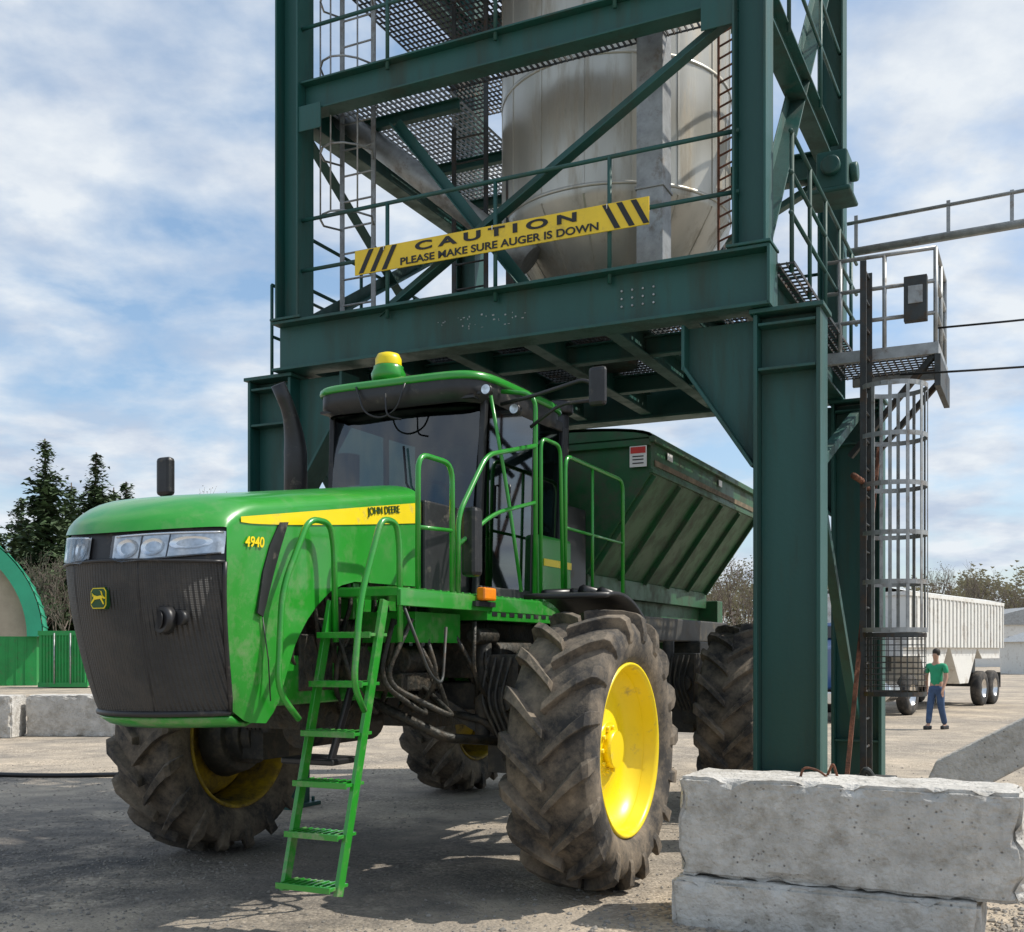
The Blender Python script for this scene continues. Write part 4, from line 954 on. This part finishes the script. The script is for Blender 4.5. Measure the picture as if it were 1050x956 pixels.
# ================================================================ GROUND
def groundmat():
    m=bpy.data.materials.new('gravel_yard'); m.use_nodes=True; nt=m.node_tree;N=nt.nodes;L=nt.links;b=N['Principled BSDF']; b.inputs['Roughness'].default_value=.92
    g=N.new('ShaderNodeNewGeometry'); P=g.outputs['Position']
    def noise(s,d=8,r=.65):
        n=N.new('ShaderNodeTexNoise'); n.inputs['Scale'].default_value=s; n.inputs['Detail'].default_value=d; n.inputs['Roughness'].default_value=r; L.new(P,n.inputs['Vector']); return n.outputs['Fac']
    def ramp(f,stops):
        r=N.new('ShaderNodeValToRGB'); e=r.color_ramp.elements
        while len(e)<len(stops): e.new(.5)
        for i,(p,c) in enumerate(stops): e[i].position=p; e[i].color=(*c,1)
        L.new(f,r.inputs[0]); return r.outputs[0]
    def mix(f,a,b_,t='MIX',v=None):
        x=N.new('ShaderNodeMixRGB'); x.blend_type=t
        if v is None: L.new(f,x.inputs[0])
        else: x.inputs[0].default_value=v
        L.new(a,x.inputs[1]); L.new(b_,x.inputs[2]); return x.outputs[0]
    big=ramp(noise(.45),[(.36,(.30,.265,.225)),(.5,(.42,.36,.29)),(.62,(.54,.455,.355))])
    med=ramp(noise(2.2,10,.7),[(.3,(.64,.64,.64)),(.7,(1.12,1.1,1.06))])
    c=mix(None,big,med,'MULTIPLY',1)
    v=N.new('ShaderNodeTexVoronoi'); v.inputs['Scale'].default_value=38; L.new(P,v.inputs['Vector'])
    vr=N.new('ShaderNodeSeparateXYZ'); L.new(v.outputs['Color'],vr.inputs[0])
    gr=ramp(vr.outputs[0],[(0,(.5,.5,.5)),(.6,(.92,.92,.92)),(1,(1.4,1.4,1.4))])
    gm=ramp(noise(.8,6),[(.42,(.1,.1,.1)),(.6,(.9,.9,.9))])
    c=mix(gm,c,mix(None,c,gr,'MULTIPLY',1))
    def dark_patch(x,y,r0,r1):  # darkens the gravel in a ragged round patch about a centre
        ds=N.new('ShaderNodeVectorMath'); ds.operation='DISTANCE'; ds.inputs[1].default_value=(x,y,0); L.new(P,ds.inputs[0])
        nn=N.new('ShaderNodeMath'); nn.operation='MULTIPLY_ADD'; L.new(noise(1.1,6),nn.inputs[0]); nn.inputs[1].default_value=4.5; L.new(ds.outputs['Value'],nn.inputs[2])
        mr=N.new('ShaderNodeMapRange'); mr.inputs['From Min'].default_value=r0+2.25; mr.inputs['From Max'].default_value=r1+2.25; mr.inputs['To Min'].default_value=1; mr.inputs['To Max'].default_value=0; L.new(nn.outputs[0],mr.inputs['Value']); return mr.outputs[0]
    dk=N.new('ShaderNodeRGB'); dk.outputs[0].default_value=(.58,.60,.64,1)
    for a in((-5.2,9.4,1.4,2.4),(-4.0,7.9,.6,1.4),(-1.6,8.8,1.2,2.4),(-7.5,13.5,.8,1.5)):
        c=mix(dark_patch(*a),c,mix(None,c,dk.outputs[0],'MULTIPLY',1))
    L.new(c,b.inputs['Base Color'])
    mm=N.new('ShaderNodeMath'); mm.operation='MULTIPLY_ADD'; L.new(v.outputs['Distance'],mm.inputs[0]); mm.inputs[1].default_value=-.6; L.new(noise(22,8,.7),mm.inputs[2])
    bp=N.new('ShaderNodeBump'); bp.inputs['Strength'].default_value=.7; bp.inputs['Distance'].default_value=.025; L.new(mm.outputs[0],bp.inputs['Height'])
    bp2=N.new('ShaderNodeBump'); bp2.inputs['Strength'].default_value=.35; bp2.inputs['Distance'].default_value=.1; L.new(noise(1.6,5),bp2.inputs['Height']); L.new(bp.outputs[0],bp2.inputs['Normal'])
    L.new(bp2.outputs[0],b.inputs['Normal']); return m
g=G(); g.add([(-900,-60,0),(900,-60,0),(900,1500,0),(-900,1500,0)],[(0,1,2,3)])
make(g,'ground',groundmat(),None,frame=ID,kind='structure',label='compacted grey-brown gravel yard',cat='ground')
g=G(); q=random.Random(21)
def rock(x,y,s):
    z=s*.35; o=[Vector((x+q.uniform(-.3,.3)*s,y+q.uniform(-.3,.3)*s,z+s*.5))]
    k=5; a0=q.random()*6
    ring=[Vector((x+C(a0+2*PI*i/k)*s*q.uniform(.6,1.1),y+S(a0+2*PI*i/k)*s*q.uniform(.6,1.1),z*q.uniform(.5,1.2))) for i in range(k)]
    ring2=[Vector((p.x,p.y,-.01)) for p in ring]
    g.add(o+ring+ring2,[(0,1+i,1+(i+1)%k) for i in range(k)]+[(1+i,1+k+i,1+k+(i+1)%k,1+(i+1)%k) for i in range(k)])
for i in range(8000):
    y=5+11*q.random()**1.6; x=q.uniform(-.5,.5)*y*1.0; s=.005+.013*q.random()**3
    rock(x,y,s)
for i in range(4500):
    x=q.gauss(2.9,1.1); y=q.gauss(6.2,.5)
    rock(x,max(4.8,y),.006+.024*q.random()**2.5)
for i in range(2000):
    x=q.gauss(-3.8,.9); y=q.gauss(7.8,1.2); rock(x,max(5.2,y),.005+.014*q.random()**2)
make(g,'gravel',m_stone,None,frame=ID,kind='stuff',label='loose grey gravel stones scattered over the yard',cat='gravel')
g=G(); g.tube([(-7.5,14.6,.03),(-6,14.2,.03),(-4.6,14.5,.03),(-3.6,13.8,.03),(-2.8,13.9,.03)],.03,8,.6)
make(g,'hose',m_tank,None,frame=ID,label='black hose lying across the gravel yard',cat='hose')

# ================================================================ WORLD / LIGHT / CAMERA
w=bpy.data.worlds.new('World'); scene.world=w; w.use_nodes=True; nt=w.node_tree;N=nt.nodes;L=nt.links
sd=Vector((1,.10,0)).normalized(); el=math.radians(52)
bg=N['Background']; bg.inputs['Strength'].default_value=.13
sk=N.new('ShaderNodeTexSky'); sk.sky_type='NISHITA'; sk.sun_disc=False; sk.sun_elevation=el; sk.sun_rotation=math.atan2(sd.x,sd.y); sk.air_density=1.0; sk.dust_density=1.5
tc=N.new('ShaderNodeTexCoord'); sp_=N.new('ShaderNodeSeparateXYZ'); L.new(tc.outputs['Generated'],sp_.inputs[0])
ad=N.new('ShaderNodeMath'); ad.operation='ADD'; ad.inputs[1].default_value=.22; L.new(sp_.outputs['Z'],ad.inputs[0])
mxz=N.new('ShaderNodeMath'); mxz.operation='MAXIMUM'; mxz.inputs[1].default_value=.05; L.new(ad.outputs[0],mxz.inputs[0])
cb_=N.new('ShaderNodeCombineXYZ')
for i,k in enumerate(('X','Y')):
    dv=N.new('ShaderNodeMath'); dv.operation='DIVIDE'; L.new(sp_.outputs[k],dv.inputs[0]); L.new(mxz.outputs[0],dv.inputs[1]); L.new(dv.outputs[0],cb_.inputs[i])
n1=N.new('ShaderNodeTexNoise'); n1.inputs['Scale'].default_value=2.6; n1.inputs['Detail'].default_value=10; n1.inputs['Roughness'].default_value=.55; n1.inputs['Distortion'].default_value=.15; L.new(cb_.outputs[0],n1.inputs['Vector'])
r1=N.new('ShaderNodeValToRGB'); r1.color_ramp.elements[0].position=.38; r1.color_ramp.elements[1].position=.58; L.new(n1.outputs['Fac'],r1.inputs[0])
n2=N.new('ShaderNodeTexNoise'); n2.inputs['Scale'].default_value=4.2; n2.inputs['Detail'].default_value=8; n2.inputs['Roughness'].default_value=.55; L.new(cb_.outputs[0],n2.inputs['Vector'])
r2=N.new('ShaderNodeValToRGB'); r2.color_ramp.elements[0].position=.36; r2.color_ramp.elements[0].color=(4.1,4.8,5.9,1); r2.color_ramp.elements[1].position=.60; r2.color_ramp.elements[1].color=(6.4,6.8,7.2,1); L.new(n2.outputs['Fac'],r2.inputs[0])
add=N.new('ShaderNodeMixRGB'); add.blend_type='ADD'; add.inputs[0].default_value=1; add.inputs[2].default_value=(.6,1.1,1.6,1); L.new(sk.outputs[0],add.inputs[1])
mx=N.new('ShaderNodeMixRGB'); L.new(r1.outputs[0],mx.inputs[0]); L.new(add.outputs[0],mx.inputs[1]); L.new(r2.outputs[0],mx.inputs[2])
L.new(mx.outputs[0],bg.inputs['Color'])
sl=bpy.data.lights.new('sun','SUN'); sl.energy=4.6; sl.angle=math.radians(.5); sl.color=(1,.95,.86)
so=bpy.data.objects.new('sun',sl); col.objects.link(so)
d=Vector((sd.x*C(el),sd.y*C(el),S(el))); so.rotation_euler=d.to_track_quat('Z','Y').to_euler(); so.location=d*50
cam=bpy.data.cameras.new('camera'); co=bpy.data.objects.new('camera',cam); col.objects.link(co)
co.location=(0,0,1.65); co.rotation_euler=(math.radians(90),0,0); cam.lens=38.74; cam.sensor_width=36; cam.shift_y=.18; cam.clip_end=3000; cam.clip_start=.05
scene.camera=co
scene.view_settings.view_transform='Standard'; scene.view_settings.look='None'; scene.view_settings.exposure=0
